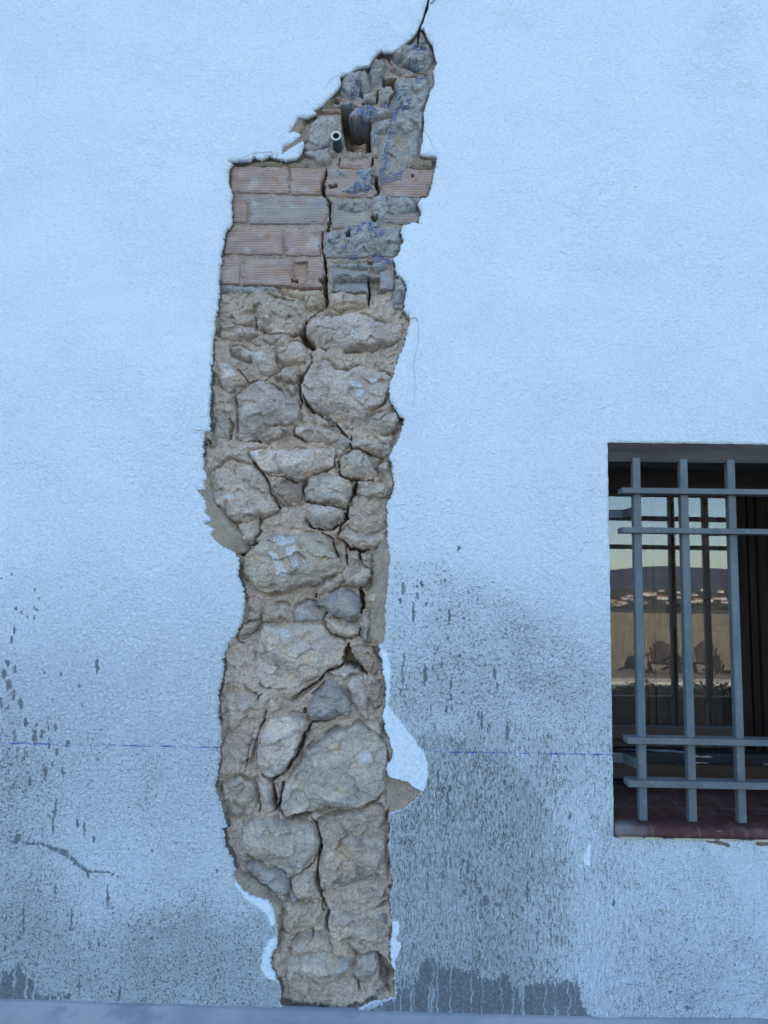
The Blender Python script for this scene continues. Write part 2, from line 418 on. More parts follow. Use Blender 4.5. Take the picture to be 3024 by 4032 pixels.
# ---- outline of the hacked-off strip (edge of the white coat)
P_OUT = pts('''P 1722,-420 1700,-200 A 1480,-10 1470,60 1450,110 1437,150 1422,183 1445,186 1455,215 1470,250 1500,290 1508,330 1515,372 1525,395
 1530,410 1515,440 1503,465 1510,510 1513,550 1490,580 1478,610 1470,650 1455,690 1440,740 1445,790 1440,850 1435,880 1438,920
 1425,950 1420,1000 1430,1010 1475,1020 1530,1025 1525,1070 1522,1110 B 1520,260 1512,300 1500,370 1480,430 1460,460 1420,475 1405,500
 1430,545 1420,580 1410,610 1425,637 1380,628 1310,640 1300,680 1312,760 1290,790 1280,840 1245,855 1258,890 1270,960 1300,975
 1325,1010 C 1418,54 1412,110 1400,180 1395,200 1425,220 1440,255 1440,290 1420,330 1418,370 1400,420 1385,470 1360,520 1345,570
 1330,620 1310,670 1300,720 1305,790 1335,820 1355,860 1370,890 1400,905 1395,940 1380,980 1370,1030 1340,1080 1325,1120
 D 1300,160 1310,185 1320,215 1320,260 1335,320 1335,370 1320,410 1300,455 1275,480 1290,540 1285,600 1292,660 1290,720 1305,770
 1308,830 1300,890 1300,950 1295,1010 1285,1080 E 1285,100 1278,150 1278,240 1280,330 1265,375 1232,408 1250,420 1235,450 1255,490 1262,540
 1258,590 1275,640 1285,700 1280,770 1265,820 1258,870 1275,910 1275,960 1305,1015 1315,1060 F 1330,110 1315,150 1290,185 1280,210
 1298,262 1350,280 1420,300 1470,340 1510,360 1490,400 1440,450 1380,490 1350,495 1297,512 1300,560 1310,620 1300,700 1305,770 1315,840
 1312,890 1330,950 1320,1000 1310,1060 G 1310,150 1315,240 1325,300 1320,340 1322,400 1310,470 1315,540 1320,600 1335,640 1340,690
 1338,760 1355,800 1330,830 1290,850 1220,855 1150,885 1080,915 980,930 850,935 720,925 640,912 585,885 575,860 585,830 585,790 570,740
 555,700 540,660 515,620 510,580 530,540 555,500 560,460 555,420 560,400 555,340 545,320 540,260 520,220 495,190 F 500,1075 420,1060
 380,1040 330,1000 290,950 270,910 280,880 265,810 245,760 220,740 215,680 200,600 225,590 215,550 200,500 185,440 160,380 145,330
 155,290 175,240 170,190 185,130 180,70 190,20 E 185,1060 190,960 170,850 180,790 165,730 185,680 200,600 208,500 212,450 240,390
 285,340 300,310 325,260 340,200 345,130 345,60 D 345,1090 340,1060 330,1000 300,940 310,890 305,830 285,790 240,770 190,740 150,700
 125,670 150,640 130,620 85,600 130,580 110,550 80,530 95,500 90,450 60,410 40,380 90,375 80,340 95,310 90,270 70,240 80,200 75,150
 80,60 C 78,1080 80,990 120,985 118,900 120,800 120,700 125,600 132,540 135,480 140,400 150,330 155,240 170,200 175,140 180,80
 B 97,1060 97,980 110,870 120,780 130,720 150,660 185,620 180,540 175,500 180,430 160,370 158,300 170,260 186,238 158,223 230,218 300,215 330,190 380,210
 430,185 480,200 540,215 600,205 A 640,1000 660,940 650,920 600,950 560,975 510,1010 520,960 580,930 640,880 600,860 555,870
 590,820 620,765 680,770 740,740 720,720 770,690 830,630 880,580 900,540 890,500 950,480 1010,440 1080,430 1110,375 1160,330
 1190,340 1235,340 1280,310 1330,270 1370,235 1400,190 1410,165 1427,130 1440,90 1453,40 1466,-10 P 1688,-200 1712,-420''')
# ---- outline where the undercoat is gone too: same, set in, with the undercoat left standing in places
R_OUT = pts('''P 1716,-420 1697,-200 A 1474,0 1464,60 1444,110 1431,150 1418,195 1436,200 1443,225 1455,258 1485,300 1495,335 1503,375 1512,402
 1510,420 1500,440 1490,468 1498,510 1500,545 1478,575 1465,610 1455,650 1440,690 1428,740 1430,790 1427,850 1422,880 1424,920
 1410,950 1405,1005 1430,1025 1475,1033 1515,1038 1512,1070 1510,1110 B 1507,260 1500,300 1488,365 1468,420 1445,448 1410,465 1392,500
 1412,545 1405,580 1398,600 1400,618 1370,615 1300,628 1288,680 1298,755 1277,785 1268,830 1235,850 1245,890 1256,960 1290,985
 1312,1015 C 1405,54 1398,110 1388,180 1385,210 1410,230 1425,258 1425,288 1406,330 1402,370 1385,420 1370,470 1345,520 1330,570
 1315,620 1297,670 1288,720 1292,800 1320,830 1340,865 1355,900 1380,915 1378,940 1365,980 1355,1025 1325,1075 1310,1115
 D 1285,160 1297,190 1305,220 1306,260 1320,320 1320,368 1305,405 1285,450 1262,480 1270,540 1268,600 1270,660 1210,780 1200,860
 1196,930 1195,1000 1180,1080 E 1190,100 1180,150 1178,240 1176,330 1190,400 1212,440 1225,455 1240,495 1248,540
 1244,590 1260,640 1270,700 1265,765 1250,820 1244,872 1260,915 1262,962 1290,1020 1300,1060 F 1312,110 1295,150 1275,185 1268,215
 1275,280 1283,360 1285,430 1280,500 1286,560 1294,620 1285,700 1290,770 1298,840
 1296,890 1310,950 1302,1000 1294,1060 G 1294,150 1300,240 1308,300 1304,340 1306,400 1294,470 1300,540 1305,600 1318,640 1322,690
 1320,760 1290,790 1230,800 1160,840 1080,885 980,905 850,910 720,905 640,895 600,875 592,855 600,830 600,790 590,740
 575,700 565,660 550,620 548,580 560,540 572,500 578,460 575,420 582,380 F 590,1140 560,1090 510,1040 460,1000
 420,975 370,940 320,900 300,870 285,810 265,760 240,735 235,680 222,610 240,590 232,550 218,500 202,440 178,380 165,330
 173,290 192,240 188,190 202,130 198,70 207,20 E 203,1060 207,960 188,850 197,790 183,730 202,680 217,600 225,500 228,450 255,395
 300,350 318,310 342,260 358,200 362,130 362,60 D 362,1090 357,1060 347,1000 320,940 328,890 322,835 345,790 350,750 330,700 290,640 250,600
 210,550 175,500 150,460 140,410 135,350 130,300 120,230 110,150 105,60 C 130,1090 138,1010 140,985 136,900 138,800 138,700 143,600 150,540 152,480 157,400 167,330 172,240
 186,200 190,140 195,80 B 112,1060 112,980 124,870 134,780 144,720 163,660 198,620 193,540 188,500 193,430 174,370 172,300 184,262 205,240 245,237 300,232 330,212 380,228
 430,205 480,216 540,230 600,222 A 655,1005 680,940 690,900 680,870 650,860 640,830 660,800 700,790 755,755 745,725 785,700 840,645 890,595 912,545 905,510
 955,492 1020,455 1090,445 1122,390 1165,345 1195,353 1240,354 1288,324 1340,285 1382,248 1408,205 1416,170 1433,130 1446,90
 1459,40 1472,-10 P 1692,-200 1714,-420''')

def rough_outline(px, step, amp, seed):
    """subdivide a traced outline and roughen it like broken plaster; returns world x,z on the wall"""
    w_ = np.array([(lambda p: (p.x, p.z))(at(a, b, 0)) for a, b in px]); out = []
    n = len(w_)
    for i in range(n):
        a, b = w_[i], w_[(i + 1) % n]; L = np.hypot(*(b - a)); k = max(1, int(L / step))
        for j in range(k): out.append(a + (b - a) * j / k)
    o = np.array(out)
    q = np.roll(o, -1, 0) - np.roll(o, 1, 0); q /= (np.linalg.norm(q, axis=1)[:, None] + 1e-9); nr = np.stack([-q[:, 1], q[:, 0]], 1)
    dsp = amp * (fbm(o[:, 0], o[:, 1], .022, 3, seed) * 1.2 + fbm(o[:, 0] + 5, o[:, 1], .008, 2, seed + 3) * 1.1)
    lim = sstep(3.1, 2.95, o[:, 1] - 0 * o[:, 0]) * .75 + .25
    return o + nr * (dsp * lim)[:, None]
P_W = rough_outline(P_OUT, .003, .0048, 1)
R_W = rough_outline(R_OUT, .005, .006, 9)
def _let_out(Rw, Pw):
    d = segdist(Pw[::2], Rw[:, 0], Rw[:, 1], True)
    q = np.roll(Rw, -2, 0) - np.roll(Rw, 2, 0); q /= np.linalg.norm(q, axis=1)[:, None] + 1e-9
    nr = np.stack([-q[:, 1], q[:, 0]], 1)
    t = Rw + nr * .004
    sg = np.where(inside(Rw, t[:, 0], t[:, 1]), -1, 1)[:, None]
    k = sstep(.030, .020, d) * np.clip(.013 + .022 * fbm(Rw[:, 0], Rw[:, 1], .16, 3, 11), -.003, .019)
    return Rw + nr * sg * k[:, None]
R_W = _let_out(R_W, P_W)

WX0, WX1 = at(2391, 1742, 0).x, 1.80
WX0 = (at(2391, 1745, 0).x + at(2419, 3290, 0).x) / 2
WZ1, WZ0 = at(2700, 1746, 0).z, at(2700, 3304, 0).z
XL, XR, ZT = -6.2, 9.2, 4.6

def cdt_sheet(loops, grid_pts):
    vs = [Vector((float(a), float(b))) for a, b in grid_pts]; es = []
    for lp in loops:
        i0 = len(vs); n = len(lp)
        vs += [Vector((float(a), float(b))) for a, b in lp]
        es += [(i0 + i, i0 + (i + 1) % n) for i in range(n)]
    v, e, f, *_ = delaunay_2d_cdt(vs, es, [], 0, 1e-7)
    return np.array([(p.x, p.y) for p in v]), np.array([list(t) for t in f if len(t) == 3])

def jgrid(x0, x1, z0, z1, s, jit=.25):
    gx, gz = np.meshgrid(np.arange(x0, x1, s), np.arange(z0, z1, s))
    g = np.stack([gx.ravel(), gz.ravel()], 1)
    return g + (RNG.random(g.shape) - .5) * s * jit

# ---- stains on the wall: where the dirt, bare patches and streaks are
def ell(px, py, cx, cy, rx, ry, tilt=0.0):
    dx, dy = px - cx - tilt * (py - cy), py - cy
    return np.sqrt((dx / rx) ** 2 + (dy / ry) ** 2)
MARKS = []        # x, y, half width, half height, amount (photo px)
def marks(s, hw=5):
    v = None
    for t in s.split():
        if t in VIEW: v = VIEW[t]; continue
        q = [float(a) for a in t.split(',')]
        hh = (q[2] / 2 if len(q) > 2 else 14) * v[2]
        MARKS.append((v[0] + q[0] * v[2], v[1] + q[1] * v[2], (q[3] / 2 * v[2] if len(q) > 3 else hw), hh))
marks('''K 85,480,24,24 10,510 250,595,16 285,655,30 115,735,30 160,755,26,24 248,720,34 268,740,30 200,795,36 245,800,34 105,890,70 85,955,50,26
 55,1130,44,40 110,1170,50,34 30,1200,70,50 60,1290,90,60 100,1360,60,50 150,1420,80,46 60,1450,80 10,1410,90,24 440,1205,34 705,1145,110,22 575,1290,40 590,1425,40
 105,1660,100,26 190,1560,70,30 350,1590,60 400,1590,60,24 250,1660,100,40 300,1640,60,30 355,1710,70 490,1710,60,26 180,1800,90,30 410,1775,70,26 325,1200,30 265,1580,60
 L 330,270,90 318,370,150 460,360,85 500,400,80 560,460,36 525,670,70 640,800,140 140,940,160 112,950,80 425,945,140 35,1045,30,24 120,1015,30,24 112,1050,30,22
 20,930,20,18 215,1200,30,34 330,760,60 470,1330,110 710,1360,100 585,1070,60 110,1220,50,30 1285,645,22,16 905,530,20,14 903,378,14 890,945,18,14 770,970,14 30,1110,40
 60,155,28 80,150,34 265,60,110,30 175,110,80 375,60,60 310,20,40
 M 230,695,84,22 348,665,40,24 322,735,52,20 160,730,20 187,720,20 208,770,40 380,790,26 420,790,24 530,880,90,24 625,885,26 520,1010,30,14 455,1085,36 440,1110,36,20 235,1135,44,22
 225,1250,190,16 370,1260,130,28 420,1220,36 540,1320,80,18 540,1400,54 600,1135,30,20 695,1170,40 765,1185,34 825,1250,90,22 840,1320,60 510,1480,70,20 550,1470,50 410,1470,100,10
 910,1620,110,24 785,1600,80,14 720,1520,60,16 210,1375,50,14 160,1105,24 295,850,130,20 1040,940,18 905,985,16 450,890,24 500,640,20 590,430,40,22
 740,1560,110,18 480,1180,80,10 690,1065,20 320,570,14 180,620,14 620,1365,30
 N 455,260,90,16 520,450,140,14 400,800,180,22 650,850,120,20 300,560,110,14 540,830,90,14 1040,1000,120,16 710,410,40,14 1320,520,60,26 730,1410,40,24 710,1460,30,20
 630,1470,30,20 855,1440,24,14 760,1070,70,70 845,1095,24,50 725,1000,50,30 1600,1090,30,20 390,950,130,18 250,590,80,12 705,940,90,18
 S 435,720,40,34 205,490,100,14 1390,1210,34,26 1350,935,18,16 1590,800,16,16 1010,1005,20,40 870,1420,16,50 1050,1275,14,44 960,1205,14,46 1020,1550,40,80''')
BARE1 = np.array(pts('N 0,1790 100,1740 180,1700 190,1610 215,1585 235,1600 240,1650 300,1620 325,1560 340,1500 390,1440 450,1430 470,1520 560,1510 640,1540 720,1520 740,1580 830,1600 880,1540 910,1560 940,1640 1100,1620 1170,1600 1250,1640 1330,1590 1390,1620 1380,1680 1420,1780 1500,1850 1400,1880 0,1890'))
BARE2 = np.array(pts('L -400,1215 0,1238 60,1245 100,1205 140,1255 190,1290 220,1360 240,1390 420,1380 430,1395 300,1420 -400,1430'))
BARE3 = np.array(pts('S -20,1350 60,1330 90,1330 180,1380 160,1420 60,1400 0,1440'))
SCAR = np.array(pts('L 85,475 115,450 135,475 180,485 260,490 320,520 390,540 440,590 520,650 640,650 680,668 712,690'))
SCARW = [9, 14, 7, 6, 5, 8, 11, 7, 6, 4, 3, 4]
CLEAN1 = np.array(pts('E 1240,420 1290,450 1305,560 1300,690 1290,800 1330,850 1380,910 1440,990 1500,1070 F 1520,90 1545,170 1550,250 1535,320 1512,360 1470,335 1420,300 1350,280 1290,260 1270,200 1300,100 1290,0 E 1240,800'))
CLEAN2 = np.array(pts('G 560,420 520,450 490,500 465,560 465,620 480,670 520,700 560,710 590,600'))
CLEAN3 = np.array(pts('G 270,60 330,130 400,210 450,230 510,300 530,350 560,330 560,200 400,130'))
CLEAN4 = np.array(pts('S 235,240 262,260 250,300 258,340 245,360 260,400 240,425 205,405 197,350 220,300'))
CLEAN5 = np.array(pts('G 1320,325 1365,325 1355,400 1340,450 1375,470 1365,520 1330,580 1340,640 1310,640 1300,480'))
BROWN1 = np.array(pts('V 1070,1905 1200,1915 1290,1945 1315,1965 1300,1985 1240,1965 1150,1945 1090,1935'))
BROWN2 = np.array(pts('V 1540,1925 1680,1925 1680,1965 1545,1970'))
BROWN3 = np.array(pts('F 1385,225 1410,215 1440,235 1425,255 1390,250'))
BROWN4 = np.array(pts('C 1390,620 1430,650 1450,700 1440,760 1450,830 1420,860 1395,830 1400,760 1385,700'))

def stains(x, z):
    px, py = proj(x, z)
    nz = fbm(x, z, .35, 4, 40); nf = fbm(x, z, .09, 3, 44)
    right = sstep(1440, 1560, px)
    left = 1 - right
    # right of the strip: a bell of grime rising from the ground
    top = 2100 + 260 * ((px - 1640) / 560) ** 2 * (px > 1640) + nz * 90
    d = right * (sstep(-50, 170, py - top) * (.52 + .06 * nz) + sstep(2500, 2900, py) * .10 * sstep(2400, 2100, px))
    top2 = 2850 + .0021 * np.maximum(px - 1800, 0) ** 2 + nf * 60 + nz * 60
    hv = right * sstep(-30, 100, py - top2 + nf * 40) * sstep(2560, 2020, px + nz * 160)
    d = np.maximum(d, hv * (.88 + .10 * nz - .16 * sstep(3250, 3600, py) * sstep(1800, 2100, px)))
    d = np.maximum(d, right * sstep(3270, 3420, py) * (.32 * sstep(3040, 2420, px + nz * 140) + .12 + .1 * nf))
    # a paler run below the window corner
    d -= right * .16 * np.exp(-((px - 2290 - .10 * (py - 3300)) / 60) ** 2) * sstep(3000, 3200, py)
    # left of the strip
    dl = sstep(2450, 3050, py + nz * 120) * .42 + sstep(3300, 3920, py + nz * 100) * .30
    dl += sstep(380, 40, px) * sstep(2150, 2700, py + nz * 120) * .20
    dl += .14 * np.exp(-((px - 820) / 300) ** 2) * sstep(3480, 3750, py + nz * 60)
    dl += .07 * sstep(.1, .5, fbm(px, py * .5, 320, 3, 48)) * sstep(2500, 2800, py)
    d = np.maximum(d, left * dl)
    d = np.clip(d, 0, 1)
    bare = np.zeros_like(px)
    for a, b, hw, hh in MARKS:
        k = (np.abs(px - a) < hw * 2.5 + 8) & (np.abs(py - b) < hh * 2.2 + 8)
        if k.any():
            e = ell(px[k] + 7 * fbm(x[k], z[k], .016, 3, 50), py[k] + 10 * fbm(x[k], z[k], .012, 2, 51), a, b, hw * .72 + 1.6, hh * 1.05)
            bare[k] = np.maximum(bare[k], np.clip(1.05 - .55 * e ** 1.5, 0, 1))
    wz = 7 * fbm(x, z, .03, 3, 52)
    for pl in (BARE1, BARE2, BARE3):
        k = (px > pl[:, 0].min() - 30) & (px < pl[:, 0].max() + 30) & (py > pl[:, 1].min() - 30)
        if k.any(): bare[k] = np.maximum(bare[k], sstep(-26, 26, sdf(pl, px[k] + 1.6 * wz[k], py[k])))
    k = (px < 600) & (py > 3200) & (py < 3560)
    if k.any():
        dd, ww = segdist(SCAR, px[k] + wz[k] * .5, py[k], wid=SCARW); bare[k] = np.maximum(bare[k], sstep(1.6, .5, dd / ww))
    def area(pls, soft):
        r = np.zeros_like(px)
        for pl in pls:
            k = (px > pl[:, 0].min() - 30) & (px < pl[:, 0].max() + 30) & (py > pl[:, 1].min() - 30) & (py < pl[:, 1].max() + 30)
            if k.any(): r[k] = np.maximum(r[k], sstep(-soft, soft, sdf(pl, px[k] + wz[k], py[k])))
        return r
    clean = area((CLEAN1, CLEAN2, CLEAN3, CLEAN4, CLEAN5), 6)
    brown = area((BROWN1, BROWN2, BROWN3), 6) + area((BROWN4,), 40) * .62
    streak = right * sstep(2700, 2950, py) * (.9 - .35 * sstep(2300, 2700, px)) + left * .35 * sstep(3000, 3500, py)
    rough = np.clip(.06 + .16 * sstep(1100, 2000, py) + .68 * sstep(1950, 2800, py) + .12 * nz, 0, 1)
    bare *= (1 - clean)
    d *= (1 - clean)
    return np.stack([d, bare, clean], 1), np.stack([streak, rough, np.clip(brown, 0, 1)], 1)

def build_plaster():
    xf0, xf1, zf1 = -1.50, 1.56, 3.9
    zmid = at(1512, 2100, 0).z
    g = [jgrid(xf0, xf1, .004, zmid, .0068), jgrid(xf0, xf1, zmid, zf1, .022),
         jgrid(XL + .1, xf0 - .02, .08, ZT - .05, .14), jgrid(xf1 + .02, XR - .05, .08, ZT - .05, .14), jgrid(xf0, xf1, zf1 + .03, ZT - .05, .1)]
    extra = []
    for a, b, hw, hh in MARKS:
        c = at(a, b, 0); s = .0032
        gx, gz = np.meshgrid(np.arange(-hw - 6, hw + 7, 3.4), np.arange(-hh - 6, hh + 7, 4.5))
        extra.append(np.stack([c.x + gx.ravel() / 1100, c.z - gz.ravel() / 1100], 1))
    g = np.concatenate(g + extra)
    wx = [(WX0, WZ0)]
    win = []
    for (x0, z0), (x1, z1) in (((WX0, WZ0), (WX1, WZ0)), ((WX1, WZ0), (WX1, WZ1)), ((WX1, WZ1), (WX0, WZ1)), ((WX0, WZ1), (WX0, WZ0))):
        L = math.hypot(x1 - x0, z1 - z0); k = int(L / .012)
        for j in range(k): win.append((x0 + (x1 - x0) * j / k, z0 + (z1 - z0) * j / k))
    win = np.array(win)
    win[:, 0] += .0022 * fbm(win[:, 1] * 1.0, win[:, 0], .03, 3, 60) * (np.abs(win[:, 0] - WX0) < .002)
    win[:, 1] += .0025 * fbm(win[:, 0], win[:, 1], .04, 3, 61) * (np.abs(win[:, 1] - WZ1) < .002)
    Pw = P_W.copy(); Pw[:, 1] = np.minimum(Pw[:, 1], ZT - .02)
    outer = np.array([(XL, 0), (XR, 0), (XR, ZT), (XL, ZT)])
    v, f = cdt_sheet([outer, Pw, win], g)
    c = v[f].mean(1)
    keep = np.ones(len(f), bool)
    bb = (c[:, 0] > Pw[:, 0].min()) & (c[:, 0] < Pw[:, 0].max())
    idx = np.where(bb)[0]
    for s in range(0, len(idx), 40000):
        ii = idx[s:s + 40000]; keep[ii] &= ~inside(Pw, c[ii, 0], c[ii, 1])
    ii = np.where((c[:, 0] > WX0 - .01) & (c[:, 0] < WX1 + .01))[0]
    keep[ii] &= ~inside(win, c[ii, 0], c[ii, 1])
    f = f[keep]
    a, b, d = v[f[:, 0]], v[f[:, 1]], v[f[:, 2]]
    cr = (b[:, 0] - a[:, 0]) * (d[:, 1] - a[:, 1]) - (b[:, 1] - a[:, 1]) * (d[:, 0] - a[:, 0])
    f[cr < 0] = f[cr < 0][:, ::-1]
    # gentle unevenness of the coat
    yy = .0035 * fbm(v[:, 0], v[:, 1], .4, 3, 70) + .0012 * fbm(v[:, 0], v[:, 1], .06, 2, 71)
    V3 = np.stack([v[:, 0], yy, v[:, 1]], 1)
    st, we = stains(v[:, 0], v[:, 1])
    faces = f.tolist()
    # broken edges: from every boundary edge go back into the wall
    e = np.concatenate([f[:, [0, 1]], f[:, [1, 2]], f[:, [2, 0]]]); key = np.sort(e, 1)
    _, inv, cnt = np.unique(key, axis=0, return_inverse=True, return_counts=True)
    be = e[cnt[inv.ravel()] == 1]
    vin = np.unique(be)
    on = np.zeros((len(V3), 2))
    ev = V3[be[:, 1]][:, [0, 2]] - V3[be[:, 0]][:, [0, 2]]
    en = np.stack([ev[:, 1], -ev[:, 0]], 1) / (np.linalg.norm(ev, axis=1)[:, None] + 1e-9)
    for c_ in (0, 1): np.add.at(on, be[:, c_], en)
    on = on[vin] / (np.linalg.norm(on[vin], axis=1)[:, None] + 1e-9)
    nb = len(V3); nv = len(vin); pos = {int(i): k for k, i in enumerate(vin)}
    b0 = V3[vin]
    inwin = (b0[:, 0] > WX0 - .01) & (b0[:, 0] < WX1 + .01) & (b0[:, 2] > WZ0 - .01) & (b0[:, 2] < WZ1 + .01)
    hole = ~inwin & (b0[:, 0] > XL + .1) & (b0[:, 0] < XR - .1) & (b0[:, 2] > .02) & (b0[:, 2] < ZT - .03)
    rings = [V3]; sts = [st]; wes = [we]
    for q, (yb_, o_) in enumerate(((.005, .0018), (.013, .0035), (.042, .0075))):
        r = b0.copy()
        o2 = np.where(hole, o_ * (1 + 1.1 * fbm(b0[:, 0], b0[:, 2], .012, 3, 75 + q)), 0) * sstep(3.25, 3.05, b0[:, 2])
        r[:, 0] += on[:, 0] * o2; r[:, 2] += on[:, 1] * o2
        r[:, 1] = np.where(inwin, (.005, .013, .60)[q], yb_) + np.where(hole, .002 * fbm(b0[:, 0], b0[:, 2], .01, 2, 78 + q), 0)
        rings.append(r)
        a3 = np.zeros((nv, 3)); a3[:, 2] = np.where(inwin, 0, (.9, .35, 0)[q]); sts.append(a3)
        a4 = np.zeros((nv, 3)); a4[:, 1] = .4; a4[:, 2] = np.where(inwin, 0, (0, .6, 1)[q]); wes.append(a4)
    V3 = np.concatenate(rings); st = np.concatenate(sts); we = np.concatenate(wes)
    for a, b in be:
        a, b = int(a), int(b); pa, pb_i = pos[a], pos[b]
        for q in range(3):
            u0, u1 = (a, b) if q == 0 else (nb + (q - 1) * nv + pa, nb + (q - 1) * nv + pb_i)
            faces.append([u1, u0, nb + q * nv + pa, nb + q * nv + pb_i])
    return mesh_obj('plaster', V3, faces, M_PL, house, True, {'stain': st, 'wear': we})
build_plaster()

def build_base_coat():
    R_ = R_W.copy(); R_[:, 1] = np.minimum(R_[:, 1], ZT - .05)
    x0, x1 = R_[:, 0].min() - .06, R_[:, 0].max() + .10
    outer = np.array([(x0, .003), (x1, .003), (x1, ZT - .03), (x0, ZT - .03)])
    g = jgrid(x0, x1, .01, ZT - .05, .006, .5)
    R_[:, 1] = np.maximum(R_[:, 1], .008)
    v, f = cdt_sheet([outer, R_], g)
    c = v[f].mean(1); keep = np.ones(len(f), bool)
    for s in range(0, len(f), 40000): keep[s:s + 40000] = ~inside(R_, c[s:s + 40000, 0], c[s:s + 40000, 1])
    f = f[keep]
    a, b, d = v[f[:, 0]], v[f[:, 1]], v[f[:, 2]]
    cr = (b[:, 0] - a[:, 0]) * (d[:, 1] - a[:, 1]) - (b[:, 1] - a[:, 1]) * (d[:, 0] - a[:, 0])
    f[cr < 0] = f[cr < 0][:, ::-1]
    dist = segdist(R_[::3], v[:, 0], v[:, 1], True)
    yy = .0085 + .0045 * sstep(.02, .0, dist) + .0022 * fbm(v[:, 0], v[:, 1], .03, 4, 80)
    yy = np.maximum(yy, .0055)
    V3 = np.stack([v[:, 0], yy, v[:, 1]], 1)
    e = np.concatenate([f[:, [0, 1]], f[:, [1, 2]], f[:, [2, 0]]]); key = np.sort(e, 1)
    _, inv, cnt = np.unique(key, axis=0, return_inverse=True, return_counts=True)
    be = e[cnt[inv.ravel()] == 1]; vin = np.unique(be); nb = len(V3); mp = {int(i): nb + k for k, i in enumerate(vin)}
    back = V3[vin].copy(); back[:, 1] = .06
    cx = .5 * (x0 + x1)
    back[:, 0] += np.sign(cx - back[:, 0]) * .012
    V3 = np.concatenate([V3, back])
    faces = f.tolist() + [[int(b), int(a), mp[int(a)], mp[int(b)]] for a, b in be]
    return mesh_obj('base_coat', V3, faces, M_BASE, house, True)
build_base_coat()

# ---- cracks and holes (world) : polylines with half widths in photo px
CRACKS = []
def crack(s, hw, depth=.10):
    p = wpts(s, .03); hw = hw if isinstance(hw, (list, tuple)) else [hw] * len(p)
    if len(hw) != len(p): hw = list(np.interp(np.linspace(0, 1, len(p)), np.linspace(0, 1, len(hw)), hw))
    CRACKS.append((p, [h / 1100 for h in hw], depth * 1.4))
crack('P 1716,-420 A 1472,-10 1462,60 1440,120 1420,185 1403,240 1400,320', [6, 6, 6, 5, 6, 5, 2])
crack('B 800,280 803,310 785,360 787,440 800,455 825,490 828,600 820,665 780,690 770,760 785,830 798,900 800,960 795,1080 798,1140', [6, 7, 7, 7, 5, 6, 6, 6, 5, 4, 5, 6, 7, 7, 5])
crack('C 885,40 885,120 885,150 840,195 790,235 755,270 735,310 720,345 755,385 800,425 812,445', [6, 6, 4, 4, 4, 5, 9, 12, 11, 10, 3])
crack('C 780,465 783,540 755,590 725,640 712,690 706,720 722,790 720,840', [2, 3, 7, 8, 6, 6, 4, 2])
crack('C 735,770 790,845 860,890 900,905 965,950 985,985 1040,1040', [4, 4, 3, 3, 4, 6, 3])
crack('A 1200,350 1215,400 1240,415 1320,435 1400,470 1470,490', [4, 5, 4, 4, 3, 2], .05)
crack('A 1245,560 1250,600 1225,640 1210,690', [6, 5, 5, 3])
crack('A 1140,590 1130,670', [7, 5], .06)
crack('A 1080,800 1078,900 1080,990', [6, 7, 7], .16)
crack('A 895,1030 885,1080', [5, 4]); crack('A 1105,1030 1105,1075', [5, 4])
crack('B 1135,330 1125,370 1145,410 1120,460', [7, 9, 8, 3])
crack('B 1095,590 1130,600 1100,580', [5, 8, 4])
crack('B 1080,985 1088,1040 1080,1100 1078,1150', [5, 5, 4, 2])
crack('B 745,770 762,800 768,835', [2, 2, 2], .03)
crack('C 885,150 890,190', [3, 1]); crack('C 1160,100 1160,160', [4, 2])
crack('C 430,250 435,320 500,340', [3, 4, 2], .04); crack('C 540,105 600,115 690,140', [3, 5, 3], .03)
crack('C 500,345 600,352 660,360 715,345', [2, 4, 5, 6]); crack('C 300,565 368,660 470,655 550,600', [2, 5, 4, 3], .05)
crack('C 300,745 300,830 292,930', [2, 3, 2], .03); crack('C 250,890 258,960 245,1040', [2, 4, 2], .04)
crack('C 350,1050 440,1045 460,1060', [2, 4, 3], .05); crack('C 680,960 675,1010 750,1055', [4, 5, 3], .05)
crack('D 1045,20 1042,70 1050,105', [3, 4, 3]); crack('D 1050,100 1130,115 1190,150 1260,170', [3, 4, 5, 3])
crack('D 400,190 430,222 500,320 520,400 560,460 575,500', [5, 5, 4, 4, 4, 4], .05)
crack('D 520,285 600,290 690,325', [2, 3, 2], .04); crack('D 945,150 935,225 870,255 800,270', [4, 5, 4, 2], .05)
crack('D 965,195 972,270 1010,305 1100,310 1190,320', [5, 4, 5, 6, 3], .05)
crack('D 1075,330 1065,395 1035,450 1020,510 1015,560 990,600 960,660', [7, 6, 5, 6, 8, 5, 3])
crack('D 745,450 830,475 940,480 1010,495', [3, 4, 4, 4], .05); crack('D 770,600 800,630 900,640 990,590', [3, 5, 5, 5], .06)
crack('D 740,310 733,380 740,440', [3, 4, 3], .04); crack('D 850,650 920,690 940,760 965,820', [3, 4, 4, 4], .05)
crack('D 985,700 1040,755 1120,780 1160,770', [3, 6, 6, 3], .06); crack('D 445,570 440,650 410,720', [3, 5, 3], .05)
crack('D 340,800 360,770 420,720', [8, 5, 2], .05); crack('D 1015,750 1015,830 1030,870', [3, 4, 3], .04); crack('D 1110,790 1105,830', [4, 3], .05)
crack('D 1110,1010 1120,1060 1120,1161', [6, 7, 6], .1); crack('D 820,1050 815,1080 830,1090', [3, 3, 2], .04)
crack('E 1120,60 1122,120 1115,200', [6, 6, 3], .09); crack('E 885,195 870,240', [5, 3], .05); crack('E 900,320 960,345 1060,355', [2, 4, 4], .05)
crack('E 1105,290 1100,330', [3, 4], .06); crack('E 300,350 310,370 350,390', [5, 4, 2], .05)
crack('E 1030,395 1022,450 1020,500 1060,520 1110,545 1150,590', [5, 12, 16, 14, 6, 4], .16)
